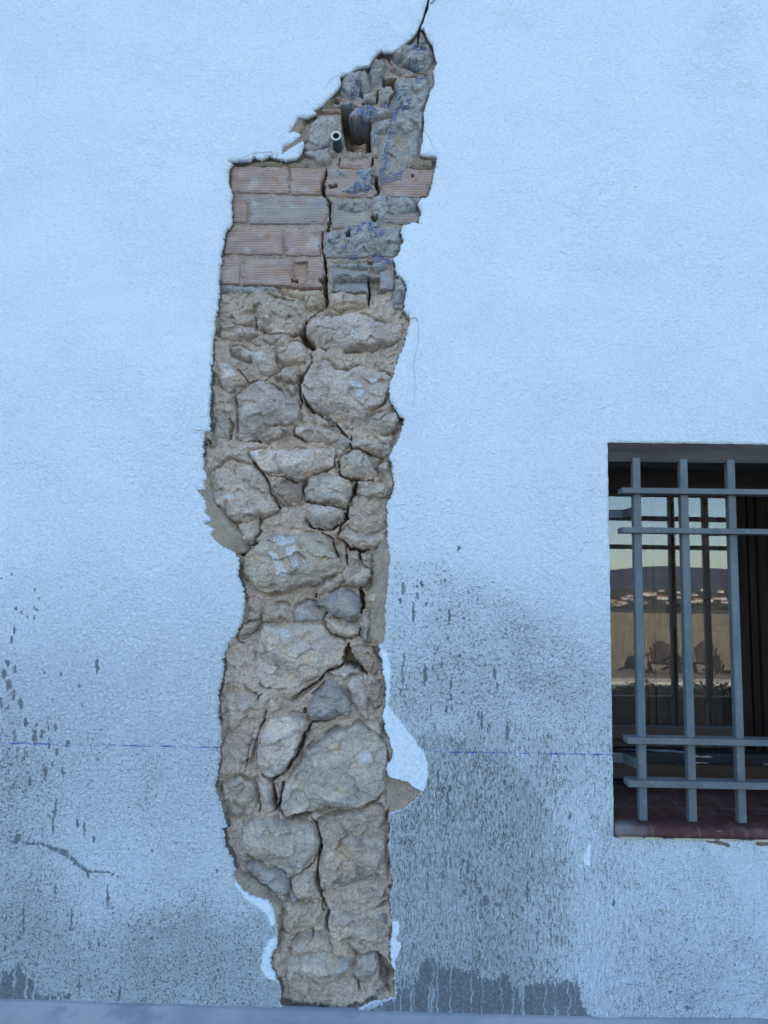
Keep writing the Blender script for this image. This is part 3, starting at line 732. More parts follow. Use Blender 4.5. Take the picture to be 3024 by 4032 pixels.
crack('E 1020,510 960,550 880,580 850,620 770,680 700,720 660,745', [8, 5, 4, 4, 4, 4, 2], .06)
crack('E 745,855 748,820', [4, 3], .05); crack('E 785,905 860,905 940,890', [5, 4, 2], .05)
crack('E 490,835 470,900 435,980 420,1090', [4, 5, 5, 3], .06); crack('E 460,720 430,760', [3, 3], .04)
crack('E 785,910 740,990 710,1080 665,1161', [5, 6, 8, 5], .08); crack('F 720,60 680,120 640,200 610,240 530,290 460,270', [8, 5, 6, 5, 6, 4], .08)
crack('F 400,20 370,120 345,240', [3, 3, 2], .04); crack('F 530,320 545,400 548,495', [4, 8, 6], .08); crack('F 600,310 585,400 570,480', [4, 6, 6], .07)
crack('F 435,400 455,470 440,500', [3, 4, 2], .05); crack('F 570,490 620,545 700,545 770,520', [5, 5, 9, 7], .09)
crack('F 790,540 825,600 850,690 850,730 835,790', [4, 5, 5, 7, 6], .08); crack('F 835,780 780,850 690,915', [4, 4, 2], .05)
crack('F 838,800 820,900 825,980 860,1060 862,1161', [4, 4, 4, 4, 4], .07)
crack('G 835,0 822,60 855,170 870,225 910,260 890,320 885,390 905,440', [4, 4, 6, 5, 3, 4, 5, 3], .07)
crack('G 655,470 690,430 745,408', [3, 4, 2], .04); crack('G 800,380 795,440', [3, 2], .03)
crack('G 1090,750 1105,790', [4, 3], .04)
crack('F 980,460 1000,480 900,455', [2, 3, 2], .03)
PITS = []
def pit(s, depth): PITS.append((wpts(s, .03), depth))
pit('A 1172,510 1255,508 1250,545 1235,562 1172,560', .20)
pit('A 900,712 990,712 960,730 940,770 1000,795 1095,805 1095,985 1060,990 935,975 925,920 905,850', .19)
pit('A 905,770 970,780 1030,815 1080,830 1075,870 1000,850 960,870 920,880', .28)
pit('A 925,900 965,890 970,948 925,945', .25)
pit('A 850,655 890,655 885,668 855,668', .04); pit('A 1035,665 1120,665 1080,690 1050,685', .05); pit('A 1015,600 1045,600 1040,630 1018,628', .05)
pit('B 815,385 870,380 875,395 845,410 820,400', .06); pit('B 578,990 618,990 620,1018 578,1018', .08); pit('B 755,995 790,990 788,1028 760,1025', .05)
pit('B 935,705 965,700 962,735 940,740', .05); pit('B 1362,315 1375,315 1375,328 1364,328', .05); pit('B 585,885 680,880 685,1000 650,1030 585,1015', .024)
pit('B 850,1000 1080,1000 1080,1068 850,1060', .030); pit('B 1095,990 1155,985 1155,1050 1100,1055', .035)
pit('B 1075,875 1105,870 1100,890 1080,890', .05)
pit('C 690,345 745,350 810,420 800,455 740,400', .05)
pit('C 700,620 735,615 730,680 700,690', .06); pit('E 1010,480 1035,420 1085,525 1040,525 1000,528', .25)
pit('F 690,535 740,515 780,525 760,545 700,555', .05); pit('G 1215,560 1260,580 1320,640 1330,690 1290,740 1230,720 1240,650', .06)
pit('G 760,800 930,810 930,830 760,830', .012)
def carve(x, z):
    """how far cracks and holes go in at x,z"""
    wx = x + .0065 * fbm(x, z, .026, 4, 90, .6) ; wz = z + .0065 * fbm(x, z, .026, 4, 95, .6)
    t = np.zeros(x.shape)
    for p, hw, dep in CRACKS:
        mg = max(hw) * 2.2 + .01
        k = (x > p[:, 0].min() - mg) & (x < p[:, 0].max() + mg) & (z > p[:, 1].min() - mg) & (z < p[:, 1].max() + mg)
        if not k.any(): continue
        d, w_ = segdist(p, wx[k], wz[k], wid=hw)
        w_ = w_ * (1 + .55 * fbm(x[k], z[k], .014, 2, 98))
        w_ = w_ * np.where(w_ < .0056, np.clip(.62 + .75 * fbm(x[k], z[k], .05, 2, 97), .05, 1.1), np.clip(.95 + .5 * fbm(x[k], z[k], .04, 2, 97), .5, 1.3))
        t[k] = np.maximum(t[k], dep * sstep(1.35, .55, d / np.maximum(w_, .0004)))
    for p, dep in PITS:
        k = (x > p[:, 0].min() - .01) & (x < p[:, 0].max() + .01) & (z > p[:, 1].min() - .01) & (z < p[:, 1].max() + .01)
        if not k.any(): continue
        t[k] = np.maximum(t[k], dep * sstep(-.003, .003, sdf(p, wx[k], wz[k])))
    return t

def grid_mesh(name, X, Z, Yv, keep, mat, parent, color=None, attr=None):
    """one sheet from a regular grid, keeping the cells whose corners are all kept"""
    nz, nx = X.shape
    idx = np.full(X.shape, -1)
    c = keep[:-1, :-1] & keep[1:, :-1] & keep[:-1, 1:] & keep[1:, 1:]
    used = np.zeros(X.shape, bool)
    for a in (0, 1):
        for b in (0, 1): used[a:nz - 1 + a, b:nx - 1 + b] |= c
    idx[used] = np.arange(used.sum())
    V3 = np.stack([X[used], Yv[used], Z[used]], 1)
    f = np.stack([idx[:-1, :-1][c], idx[:-1, 1:][c], idx[1:, 1:][c], idx[1:, :-1][c]], 1)
    if not len(f): return None
    o = mesh_obj(name, V3, f, mat, parent, True, {'wear': np.stack([attr[used]] * 3, 1)} if attr is not None else None)
    if color: o.color = (*color, 1)
    return o

# ---- the exposed stones: outline, colour, bulge, roughness
TAN, GREY, BLUE, OCH, LIGHT, BRN = (.65, .535, .445), (.64, .545, .47), (.49, .455, .425), (.66, .535, .415), (.74, .63, .54), (.54, .425, .345)
ST = [
 ('C 190,90 330,60 480,60 560,80 720,120 755,170 750,240 715,310 660,355 590,345 500,330 430,310 300,280 220,250 175,200', TAN, .030, 1.5),
 ('C 560,60 700,55 860,70 865,150 800,195 765,190 740,125 640,100', OCH, .030, 1.3),
 ('C 900,85 1000,70 1080,80 1155,85 1152,150 1060,185 980,190 905,165', OCH, .030, 1.2),
 ('C 748,300 790,245 860,240 980,225 1080,208 1140,222 1210,262 1320,285 1390,325 1375,380 1300,410 1190,440 1090,450 1000,460 900,440 820,432 800,390 752,345', LIGHT, .040, 1.0),
 ('C 190,290 300,285 420,315 430,345 380,380 250,385 190,370', TAN, .026, 1.2),
 ('C 380,385 520,350 580,365 640,365 605,400 560,445 480,440 400,410', TAN, .020, 1.5),
 ('C 258,425 330,430 390,460 500,460 550,490 555,570 510,615 460,610 430,560 390,520 320,490 270,470', LIGHT, .036, 1.0),
 ('C 560,460 640,400 690,395 740,420 775,480 775,560 745,595 690,565 630,560 580,530', TAN, .030, 1.1),
 ('C 545,620 600,565 680,558 728,580 712,630 680,668 600,650', TAN, .030, 1.0),
 ('C 150,570 180,527 240,545 300,590 360,620 360,660 330,690 240,725 200,690 160,620', LIGHT, .036, 1.0),
 ('C 620,680 660,667 692,690 690,748 640,735', GREY, .026, 1.0),
 ('C 302,740 330,702 420,672 480,662 540,692 640,762 690,762 715,820 714,910 680,948 560,950 460,990 440,1020 370,1048 300,1030 312,900 302,800', GREY, .036, .9),
 ('C 735,630 780,592 840,600 860,550 900,537 940,590 1000,600 1090,562 1170,567 1260,600 1325,640 1298,700 1260,790 1170,850 1130,900 1090,958 1040,968 980,938 890,893 800,850 737,780 722,700', LIGHT, .044, 1.0),
 ('C 1160,900 1210,870 1290,862 1350,870 1368,930 1340,980 1290,1008 1210,988 1162,940', GREY, .034, .9),
 ('C 150,880 190,865 240,885 254,950 245,1030 190,1070 140,1060 145,980', GREY, .020, 1.1),
 ('C 440,1022 480,972 570,952 640,957 673,977 668,1010 600,1030 510,1060 450,1050', TAN, .030, 1.2),
 ('C 682,970 720,942 830,952 900,967 980,1010 1008,1040 940,1070 850,1060 755,1053 690,1020', TAN, .030, 1.1),
 ('C 930,1080 960,1042 1000,1017 1038,1032 1043,1080 1000,1103 945,1098', BLUE, .022, .5),
 ('C 905,905 935,905 970,940 960,955 920,940', BLUE, .020, .5),
 ('C 1050,1070 1100,1042 1150,1012 1200,1050 1270,1090 1308,1130 1270,1158 1200,1130 1120,1108 1060,1093', LIGHT, .032, 1.0),
 ('C 1200,1010 1270,1020 1320,1000 1330,1060 1300,1090 1240,1060', TAN, .022, 1.1),
 ('D 380,125 440,112 600,115 700,112 800,97 900,112 943,102 948,160 930,223 850,250 780,290 690,318 620,280 510,265 440,230 402,170', LIGHT, .038, 1.0),
 ('D 955,115 1000,112 995,150 960,165', TAN, .018, 1.0), ('D 945,180 970,180 968,225 950,225', BLUE, .02, .6),
 ('D 972,195 1000,147 1060,117 1110,117 1160,162 1198,210 1215,270 1180,310 1100,303 1010,298 975,270', GREY, .034, .8),
 ('D 1222,222 1260,187 1300,187 1318,220 1323,300 1300,335 1262,285 1228,250', GREY, .026, .8),
 ('D 737,380 772,302 830,278 930,282 1030,312 1068,360 1058,400 1030,430 1033,468 1000,488 940,470 830,468 747,438', GREY, .038, .8),
 ('D 742,492 800,472 880,462 950,482 1008,530 998,568 940,598 900,632 800,618 770,590 760,540', GREY, .038, 1.0),
 ('D 120,430 150,250 250,180 380,215 440,245 500,330 528,430 570,490 558,520 450,553 340,598 240,560 170,500', TAN, .030, 1.1),
 ('D 530,370 600,330 720,330 730,450 720,480 600,470 560,430', BRN, .022, 1.2),
 ('D 1085,380 1140,352 1220,330 1305,332 1325,370 1288,430 1220,440 1110,420', TAN, .028, 1.0),
 ('D 300,612 360,582 443,567 438,650 400,718 345,740 325,690', TAN, .026, 1.1),
 ('D 970,680 1010,622 1060,655 1160,680 1275,652 1288,720 1200,758 1120,778 1030,750 990,718', TAN, .034, .8),
 ('D 345,800 420,742 500,682 620,667 760,662 850,657 900,702 930,762 960,822 1018,870 988,920 880,948 820,998 690,1028 600,1048 500,1058 400,1010 332,920', TAN, .046, 1.0),
 ('D 935,745 1000,735 1018,790 1003,840 965,820', TAN, .020, 1.1), ('D 1025,780 1100,785 1090,850 1040,870 1020,840', TAN, .018, 1.1),
 ('D 1110,800 1170,790 1190,840 1180,890 1130,870', GREY, .022, 1.0),
 ('D 1020,920 1060,882 1130,872 1178,910 1192,950 1158,998 1090,1013 1012,1003 1000,960', TAN, .036, .6),
 ('D 820,1040 880,972 980,932 998,970 960,1018 870,1060 820,1068', TAN, .024, 1.2),
 ('E 805,135 870,97 920,52 980,27 1060,52 1108,85 1113,170 1083,228 1040,248 930,205 880,170', BLUE, .046, .55),
 ('E 667,175 700,142 760,112 808,120 880,187 863,235 800,253 720,253 682,230', BLUE, .028, .6),
 ('E 880,240 892,208 960,222 1040,255 1108,257 1100,320 1060,348 980,343 920,323', OCH, .036, .55),
 ('E 1105,320 1130,267 1178,262 1172,330 1170,388 1122,368', BLUE, .036, .4),
 ('E 1082,290 1102,285 1098,325 1084,322', BLUE, .022, .4),
 ('E 1132,110 1152,42 1200,5 1265,5 1272,60 1228,120 1172,208 1132,190', OCH, .030, .9),
 ('E 480,140 620,130 660,180 680,240 560,250 460,240', TAN, .024, 1.0),
 ('E 300,320 340,260 440,245 420,290 350,340 305,352', TAN, .024, .9),
 ('E 440,330 480,262 600,262 750,250 868,268 908,340 1008,372 1018,440 988,520 900,558 850,610 740,650 640,690 560,692 460,662 425,580 430,440', LIGHT, .046, .9),
 ('E 560,705 700,665 860,592 852,618 720,722 640,753 590,740', OCH, .024, 1.0),
 ('E 750,842 790,742 850,692 900,622 948,622 988,690 1028,740 1053,810 1028,858 960,878 840,893 780,868', BLUE, .050, 1.0),
 ('E 1015,652 1050,602 1120,592 1140,680 1158,780 1148,888 1100,840 1057,760', GREY, .032, .9),
 ('E 890,580 980,545 1060,540 1110,560 1120,588 1040,605 1010,640 960,610', GREY, .024, .9),
 ('E 1042,420 1080,392 1180,412 1245,480 1255,560 1200,598 1130,558 1082,500', BRN, .024, 1.2),
 ('E 1170,640 1265,652 1280,740 1255,810 1192,828 1165,740', BRN, .028, 1.2),
 ('E 1142,920 1200,882 1250,882 1265,960 1290,1008 1220,1000 1150,940', TAN, .028, .9),
 ('E 500,782 530,742 600,782 562,838 512,858', OCH, .024, 1.1),
 ('E 215,640 300,605 350,700 440,742 478,820 440,920 400,1060 380,1170 205,1170 195,900 190,760', TAN, .024, 1.5),
 ('E 430,1070 470,962 520,880 650,852 760,872 778,910 740,1000 708,1080 660,1178 608,1248 530,1278 470,1258 442,1180', LIGHT, .042, .9),
 ('F 597,380 640,272 700,182 770,82 860,12 980,-58 1100,-78 1215,-20 1283,60 1285,200 1278,350 1200,430 1050,468 900,450 820,488 720,508 630,538 572,488', GREY, .056, 1.0),
 ('F 825,450 900,452 905,480 860,500 822,490', TAN, .020, .9),
 ('F 427,292 498,287 518,320 538,400 543,478 510,508 470,468 442,380', GREY, .030, .9),
 ('F 545,330 595,330 585,400 560,470', BRN, .018, 1.1),
 ('F 205,300 300,275 400,302 430,380 425,470 380,518 300,538 225,518 195,420', TAN, .024, 1.5),
 ('F 340,600 380,545 450,532 600,560 760,582 820,602 848,680 828,760 790,818 720,878 640,918 560,862 450,822 350,782 322,690', GREY, .040, .8),
 ('F 842,560 900,522 1050,482 1200,452 1283,480 1285,700 1292,900 1292,1080 1150,1160 900,1150 862,1050 832,920 852,780', TAN, .034, 1.5),
 ('F 652,960 740,892 808,882 820,980 858,1058 800,1098 700,1088 662,1030', TAN, .032, 1.0),
 ('F 330,840 450,842 560,872 638,930 638,1040 600,1058 500,980 400,930', BLUE, .026, 1.0),
 ('F 640,1010 720,1040 690,1100 650,1080', BLUE, .03, 1.0),
 ('G 565,220 640,192 740,212 848,202 858,280 820,358 740,408 640,428 582,380', OCH, .030, 1.0),
 ('G 625,620 660,562 740,542 860,532 960,562 1000,590 1035,640 988,680 950,748 860,758 800,718 700,698 632,690', LIGHT, .044, 1.0),
 ('G 990,600 1045,595 1042,632 995,665', TAN, .036, .8),
 ('G 660,465 760,422 840,432 900,482 918,538 800,538 720,550 652,505', TAN, .030, 1.1),
 ('G 1238,690 1258,655 1278,690 1280,758 1252,768', BLUE, .040, .5),
 ('G 1290,740 1315,720 1325,770 1300,790', BLUE, .03, .6),
 ('G 890,340 920,255 1050,282 1180,332 1295,400 1285,500 1160,480 1050,440 960,470 900,430', TAN, .028, 1.4),
 ('G 1210,312 1260,292 1295,312 1297,348 1250,348', BLUE, .032, .6),
 ('G 955,480 1020,502 1078,580 1040,588 980,540', OCH, .026, 1.0),
 ('G 1080,590 1200,560 1235,600 1220,680 1120,730 1060,690', GREY, .022, 1.1),
 ('G 1110,690 1160,685 1160,730 1115,740', BLUE, .024, .8),
 ('G 1210,560 1250,570 1255,620 1215,620', BLUE, .03, .8),
]
# ---- bedding mortar behind everything
RES = .0024
def build_mortar():
    x0, x1 = R_W[:, 0].min() - .03, R_W[:, 0].max() + .03
    X, Z = np.meshgrid(np.arange(x0, x1, RES), np.arange(.0, 3.75, RES))
    px, py = proj(X, Z, .04)
    zb = at(1200, 1125, .04).z
    brick = sstep(-.012, .012, Z - zb + .006 * fbm(X, Z, .05, 3, 100))
    wx_ = X + .008 * fbm(X, Z, .03, 3, 107); wz_ = Z + .008 * fbm(X, Z, .03, 3, 108)
    y = .051 - .024 * fbm(X, Z, .12, 3, 101) - .0075 * fbm(X, Z, .035, 3, 102) - .004 * ridged(X, Z, .05, 3, 103) - .0045 * fbm(X, Z, .02, 4, 104, .62) - chips(wx_, wz_, .024, 9, .32)
    yb = .036 - .004 * fbm(X, Z, .03, 3, 105) - .0015 * fbm(X, Z, .008, 2, 106)
    # open, crumbled joints round the stones
    near = np.full(X.shape, -1.0)
    for q in ST:
        p = wpts(q[0], .03); k = (X > p[:, 0].min() - .03) & (X < p[:, 0].max() + .03) & (Z > p[:, 1].min() - .03) & (Z < p[:, 1].max() + .03)
        near[k] = np.maximum(near[k], sdf(p, X[k], Z[k]))
    y = y + .026 * np.exp(-((near + .004) / .0065) ** 2) * sstep(-.15, .35, fbm(X, Z, .09, 3, 109)) + .004 * sstep(-.035, -.005, near)
    y = y - .016 * sstep(.032, .004, segdist(P_W[::4], X, Z, True)) * sstep(-.35, .2, fbm(X, Z, .15, 2, 112))
    y = y * (1 - brick) + yb * brick
    y = y + carve(X, Z)
    k = (R_W[:, 1] < 3.75)
    keep = np.ones(X.shape, bool)
    return grid_mesh('mortar_bed', X, Z, y, keep, M_MORTAR, house)
mortar = build_mortar()

DRAPE = [mortar]
# ---- stones
BASE_D = .054
SCUFF = [wpts(q, .02) for q in ('D 560,740 550,690 600,680 690,690 695,725 640,740', 'D 640,760 700,750 720,870 690,880 640,800', 'D 525,790 560,800 600,830 640,900 630,950 580,960 570,880',
 'C 1055,365 1085,360 1095,390 1070,400', 'C 1310,300 1370,325 1340,345 1315,320', 'C 1040,690 1100,680 1140,720 1100,770', 'C 1170,640 1230,660 1240,690 1180,690', 'D 220,415 300,425 290,440 225,440',
 'D 890,400 950,405 940,430 890,420', 'F 1090,110 1160,100 1170,150 1120,170', 'F 690,850 740,830 730,880 695,890', 'G 985,600 1045,595 1000,660', 'C 400,480 470,470 480,520 430,540', 'C 230,560 280,580 270,610 235,600',
 'D 620,315 650,305 675,320 640,330', 'D 495,585 530,570 545,580 510,595', 'D 400,140 430,130 440,170 410,180', 'E 560,300 640,290 650,340 580,350')]
def scuffed(x, z):
    r = np.zeros(x.shape)
    for p in SCUFF:
        k = (x > p[:, 0].min() - .01) & (x < p[:, 0].max() + .01) & (z > p[:, 1].min() - .01) & (z < p[:, 1].max() + .01)
        if k.any(): r[k] = np.maximum(r[k], sstep(-.006, .005, sdf(p, x[k], z[k]) + .011 * fbm(x[k], z[k], .028, 4, 140)))
    return r
def stone(s, col, H=.034, seed=0, rough=1.0, facet=1.0, base=.054, name='stone', mat=None, res=RES, edge=.014, jag=.009):
    p = wpts(s, .03)
    rs = np.random.default_rng(seed + 500)
    x0, z0 = p.min(0) - .02; x1, z1 = p.max(0) + .02
    X, Z = np.meshgrid(np.arange(x0, x1, res), np.arange(z0, z1, res))
    d = sdf(p, X + jag * fbm(X, Z, .03, 3, seed), Z + jag * fbm(X, Z, .03, 3, seed + 31))
    size = math.sqrt((x1 - x0) * (z1 - z0)); c = p.mean(0)
    e = min(edge, size * .14) * np.clip(1 + 1.9 * fbm(X, Z, .09, 2, seed + 61), .25, 2.6)
    H = H * 1.42 if base == BASE_D else H * 1.3
    prof = H * (1 - np.exp(-np.maximum(d, 0) / e))
    fac = np.full(X.shape, 9.0)
    for i in range(7):
        a = rs.random() * 2 * np.pi; g = (.12 + .55 * rs.random() ** 1.4) * facet
        if i == 0: a, g = -np.pi / 2 + (rs.random() - .5), 1.0 * facet      # most undersides fall away
        r_ = (rs.random() * .55) * size * .5
        fac = np.minimum(fac, H * 1.02 - g * ((X - c[0]) * np.cos(a) + (Z - c[1]) * np.sin(a) - r_))
    fac = np.maximum(fac, H * .12)
    k = .006
    h = -k * np.log(np.exp(-prof / k) + np.exp(-fac / k)) + k * .5
    amp = sstep(0, .02, d) * rough
    wx_ = X + .010 * fbm(X, Z, .04, 3, seed + 41); wz_ = Z * 1.25 + .010 * fbm(X, Z, .04, 3, seed + 47)
    h = h + .78 * amp * (.0085 * fbm(X, Z, .09, 3, seed + 2, .5) + .0036 * (ridged(wx_, wz_, .045, 4, seed + 4) - .9)
                   + chips(wx_, wz_, .06, seed, .34) + chips(wx_, wz_, .014, seed + 5, .20) + .0095 * fbm(wx_, wz_ * 1.3, .05, 5, seed + 23, .62) + .0016 * fbm(X, Z, .008, 2, seed + 6))
    h = np.where(d < 0, h + d * 4.5, h)
    y = base - h + (carve(X, Z) if base < .08 else 0)
    jit = 1 + (rs.random() - .5) * .14 + (rs.random(3) - .5) * .03
    o = grid_mesh(name, X, Z, y, d > -.011, mat or M_STONE, house, tuple(np.array(col) * jit), scuffed(X, Z) if mat is None else None)
    DRAPE.append(o)
    return o
for i, (s, col, H, rg) in enumerate(ST):
    chain = s.startswith(('D 972', 'D 737', 'D 742', 'D 1020', 'E 805', 'E 880', 'E 750', 'D 970', 'C 1160', 'C 735', 'F 597', 'E 430', 'D 345'))
    stone(s, col, H + (.011 if chain else 0), seed=i * 3 + 1, rough=rg)

# ---- hollow clay bricks with pressed ribs
PINK, PINKG, BGREY = (.41, .30, .26), (.36, .31, .285), (.35, .345, .35)
def brick(s, col, y0=.030, ribs=True, seed=0, name='brick', mat=None):
    p = wpts(s, .03); res = .0018
    x0, z0 = p.min(0) - .014; x1, z1 = p.max(0) + .014
    X, Z = np.meshgrid(np.arange(x0, x1, res), np.arange(z0, z1, res))
    d = sdf(p, X + .0035 * fbm(X, Z, .02, 3, seed), Z + .003 * fbm(X, Z, .02, 3, seed + 8)) + (.0028 if ribs else 0)
    h = .006 * (1 - np.exp(-np.maximum(d, 0) / .003)) + .0006 * fbm(X, Z, .02, 3, seed + 9)
    if ribs:
        ph = (Z - z0) - .012 * (X - x0) / max(.1, x1 - x0) * 0
        t = np.abs(((ph / .0098) % 1.0) - .5) * 2
        wear = sstep(-.35, .05, fbm(X, Z, .05, 3, seed + 12))
        h = h - .0042 * sstep(.60, .95, t) * (.35 + .65 * wear)
    chip = sstep(.12, .45, fbm(X, Z, .035, 4, seed + 15))
    h = h - .006 * chip * sstep(.022, .0, d)
    h = np.where(d < 0, h + d * 5, h)
    y = y0 - h + carve(X, Z)
    o = grid_mesh(name, X, Z, y, d > -.008, mat or M_BRICK, house, col)
    DRAPE.append(o); return o
BR = [
 ('B 185,262 370,265 555,268 555,432 370,428 185,422', PINK), ('B 578,270 795,278 790,330 776,380 776,438 578,435', PINK),
 ('B 812,285 960,290 1130,300 1120,380 1095,458 950,450 805,442 798,400', PINK), ('B 1160,340 1300,290 1512,282 1492,380 1462,450 1330,455 1180,448', PINK),
 ('B 190,460 280,465 280,622 195,618', PINK), ('B 310,462 560,464 805,467 813,575 778,630 560,630 305,628', PINKG),
 ('B 862,492 1110,497 1095,640 940,650 852,660', PINKG), ('B 1145,560 1410,555 1405,622 1300,635 1135,600', PINKG),
 ('B 165,655 340,658 515,662 515,830 330,828 140,825', PINK), ('B 545,682 768,682 764,760 772,838 540,835', PINK),
 ('B 790,690 1000,690 1090,690 1095,850 800,850', PINKG), ('B 112,860 235,862 230,1022 108,1018', PINK),
 ('B 268,867 580,870 574,1032 262,1022', PINK), ('B 584,882 780,872 778,1042 580,1036', PINK),
 ('B 852,900 1090,905 1085,985 852,985', BGREY), ('B 1158,942 1245,938 1235,1056 1158,1052', BGREY),
 ('B 1165,660 1290,690 1290,780 1240,840 1160,840', BGREY),
 ('A 892,1055 1098,1048 1090,1085 1050,1098 895,1092', PINK),
]
for i, (s, col) in enumerate(BR): brick(s, col, seed=200 + i * 4)
tag(brick('B 848,998 1082,998 1085,1074 846,1064', (.30, .32, .345), y0=.030, ribs=False, seed=301), 'smooth grey inner face of a broken brick')
tag(brick('B 586,886 680,882 684,1004 640,1030 588,1010', (.40, .20, .12), y0=.022, ribs=False, seed=305, mat=M_TERRA), 'orange inside of a brick with its face broken away')
# mortar smear under the lowest course and ragged fringe on top
MORT2 = (.3, .27, .24)
stone('B 105,1030 260,1035 480,1040 440,1080 300,1090 180,1075 105,1070', GREY, .020, 410, .7, .3, name='mortar_smear', mat=M_GLUE, base=.044)
stone('B 200,238 330,215 480,212 600,222 700,230 800,262 700,268 400,262 200,258', BRN, .016, 412, 1.0, .2, name='mortar_smear', mat=M_BASE, base=.038)
stone('B 1330,250 1400,200 1480,185 1515,190 1508,270 1400,275', BRN, .016, 414, 1.0, .2, name='mortar_smear', mat=M_BASE, base=.038)

# ---- grey adhesive lumps and plaster remnants over the upper masonry
GLUE = [
 ('B 800,690 900,685 900,760 835,840 800,845', .014), ('B 1105,445 1300,460 1400,480 1395,560 1290,590 1150,640 1100,600', .014), ('B 862,485 1100,482 1100,560 990,575 870,560', .015), ('B 1110,640 1290,660 1290,780 1240,840 1110,840', .015), ('B 820,300 900,290 960,320 900,360 830,350', .010),
 ('A 1165,1161 1158,1000 1180,900 1230,775 1240,690 1262,600 1252,545 1312,517 1400,502 1498,492 1506,548 1478,600 1456,680 1438,760 1436,850 1418,950 1400,1040 1330,1080 1300,1161', .026),
 ('A 1190,372 1240,334 1300,304 1400,294 1496,298 1508,360 1508,420 1468,460 1400,468 1300,418 1230,388', .032),
 ('A 1405,190 1440,192 1455,250 1480,290 1400,285 1350,290 1385,250', .016),
 ('A 1085,430 1120,385 1190,392 1198,430 1170,520 1160,560 1100,570 1082,500', .030),
 ('A 1230,430 1290,440 1310,470 1300,500 1262,495', .020),
 ('A 905,520 990,474 1070,446 1080,520 1098,578 1060,608 1020,600 1000,638 940,648 892,620 884,580', .026),
 ('A 790,700 850,690 920,680 1020,672 1030,698 920,708 800,712', .024),
 ('A 945,750 1000,704 1110,702 1228,722 1230,758 1130,788 1090,820 1030,828 962,790', .034),
 ('A 1112,802 1228,782 1230,830 1182,878 1112,878', .030),
 ('A 905,830 930,870 935,920 915,970 900,920', .026), ('A 1085,850 1150,890 1150,940 1100,970 1088,920', .026),
 ('B 985,300 1060,255 1130,270 1120,340 1100,430 1040,438 960,438 870,435 890,410 960,370 1000,330', .022),
 ('B 866,495 1100,490 1120,530 1090,552 1000,545 900,550 866,540', .020),
 ('B 1150,500 1230,485 1320,470 1390,500 1400,545 1330,555 1250,550 1170,555', .026),
 ('B 1105,480 1140,460 1160,500 1140,525 1108,515', .030), ('B 1330,480 1380,465 1392,505 1350,520', .034),
 ('B 835,760 900,740 920,650 1000,640 1100,620 1150,630 1160,740 1290,740 1280,800 1230,850 1120,845 1000,850 870,845', .020),
 ('B 850,905 940,890 1080,910 1090,935 1000,945 860,930', .024), ('B 850,955 1060,955 1120,990 1000,992 850,990', .024), ('B 1095,905 1150,880 1200,900 1190,935 1130,960 1100,935', .026),
 ('C 1328,0 1390,-30 1415,40 1408,120 1395,185 1340,190 1325,160 1330,80', .036),
]
for i, (s, H) in enumerate(GLUE): stone(s, GREY, H + (.008 if s[0] == 'B' else 0), 500 + i * 4, .9 if s[0] == 'B' else 1.0, .45 if s[0] == 'B' else 1.0, base=.038, name='adhesive_lump', mat=M_GLUE, jag=.008)
M_PLR = mat_earth('pinkish_plaster', (.36, .32, .30), (.46, .42, .40), (.32, .25, .21), scale=15, bump=.35, speck=False)
for i, (s, H) in enumerate([('A 690,850 760,755 890,752 882,820 862,862 832,900 822,958 700,998 645,985 680,900', .024),
        ('A 645,1005 820,962 848,1048 800,1090 740,1062', .022), ('A 1400,700 1440,720 1440,850 1410,900 1385,800', .02),
        ('A 1265,540 1310,518 1330,540 1290,580 1262,580', .03)]):
    stone(s, GREY, H, 700 + i * 4, .8, .4, base=.036, name='plaster_remnant', mat=M_PLR, jag=.008)
for i, (s, H, b) in enumerate([('A 1162,592 1200,560 1238,565 1238,620 1210,680 1145,672', .018, .036), ('A 1048,612 1130,602 1118,660 1040,668', .018, .036),
        ('A 772,712 898,712 888,745 770,745', .018, .036), ('A 960,842 1070,832 1075,900 1000,890 965,872', .030, .15), ('A 905,715 935,720 930,780 908,785', .02, .07),
        ('A 1220,420 1252,450 1250,480 1222,470', .02, .04), ('A 1312,502 1398,478 1390,500 1330,508', .026, .036), ('A 1400,718 1425,722 1420,770 1405,760', .02, .036),
        ('A 850,630 900,640 890,655 850,655', .016, .036)]):
    stone(s, GREY, H, 800 + i * 4, .6, .6, base=b, name='terracotta_shard', mat=M_PLR if i < 2 else M_TERRA)
for i, (s, H, b) in enumerate([('A 905,1000 1000,985 1088,1000 1088,1038 905,1040', .022, .050), ('A 1100,962 1150,950 1152,1038 1100,1030', .020, .045),
        ('A 800,980 850,955 880,1000 870,1040 820,1030', .022, .04), ('A 960,940 1060,925 1060,985 960,985', .03, .10),
        ('B 800,1000 835,985 840,1060 815,1090 800,1060', .02, .04), ('B 800,860 900,850 1080,860 1080,890 850,895', .018, .044)]):
    stone(s, GREY, H, 900 + i * 4, .9, .6, base=b, name='mortar_ledge', mat=M_MORTAR)

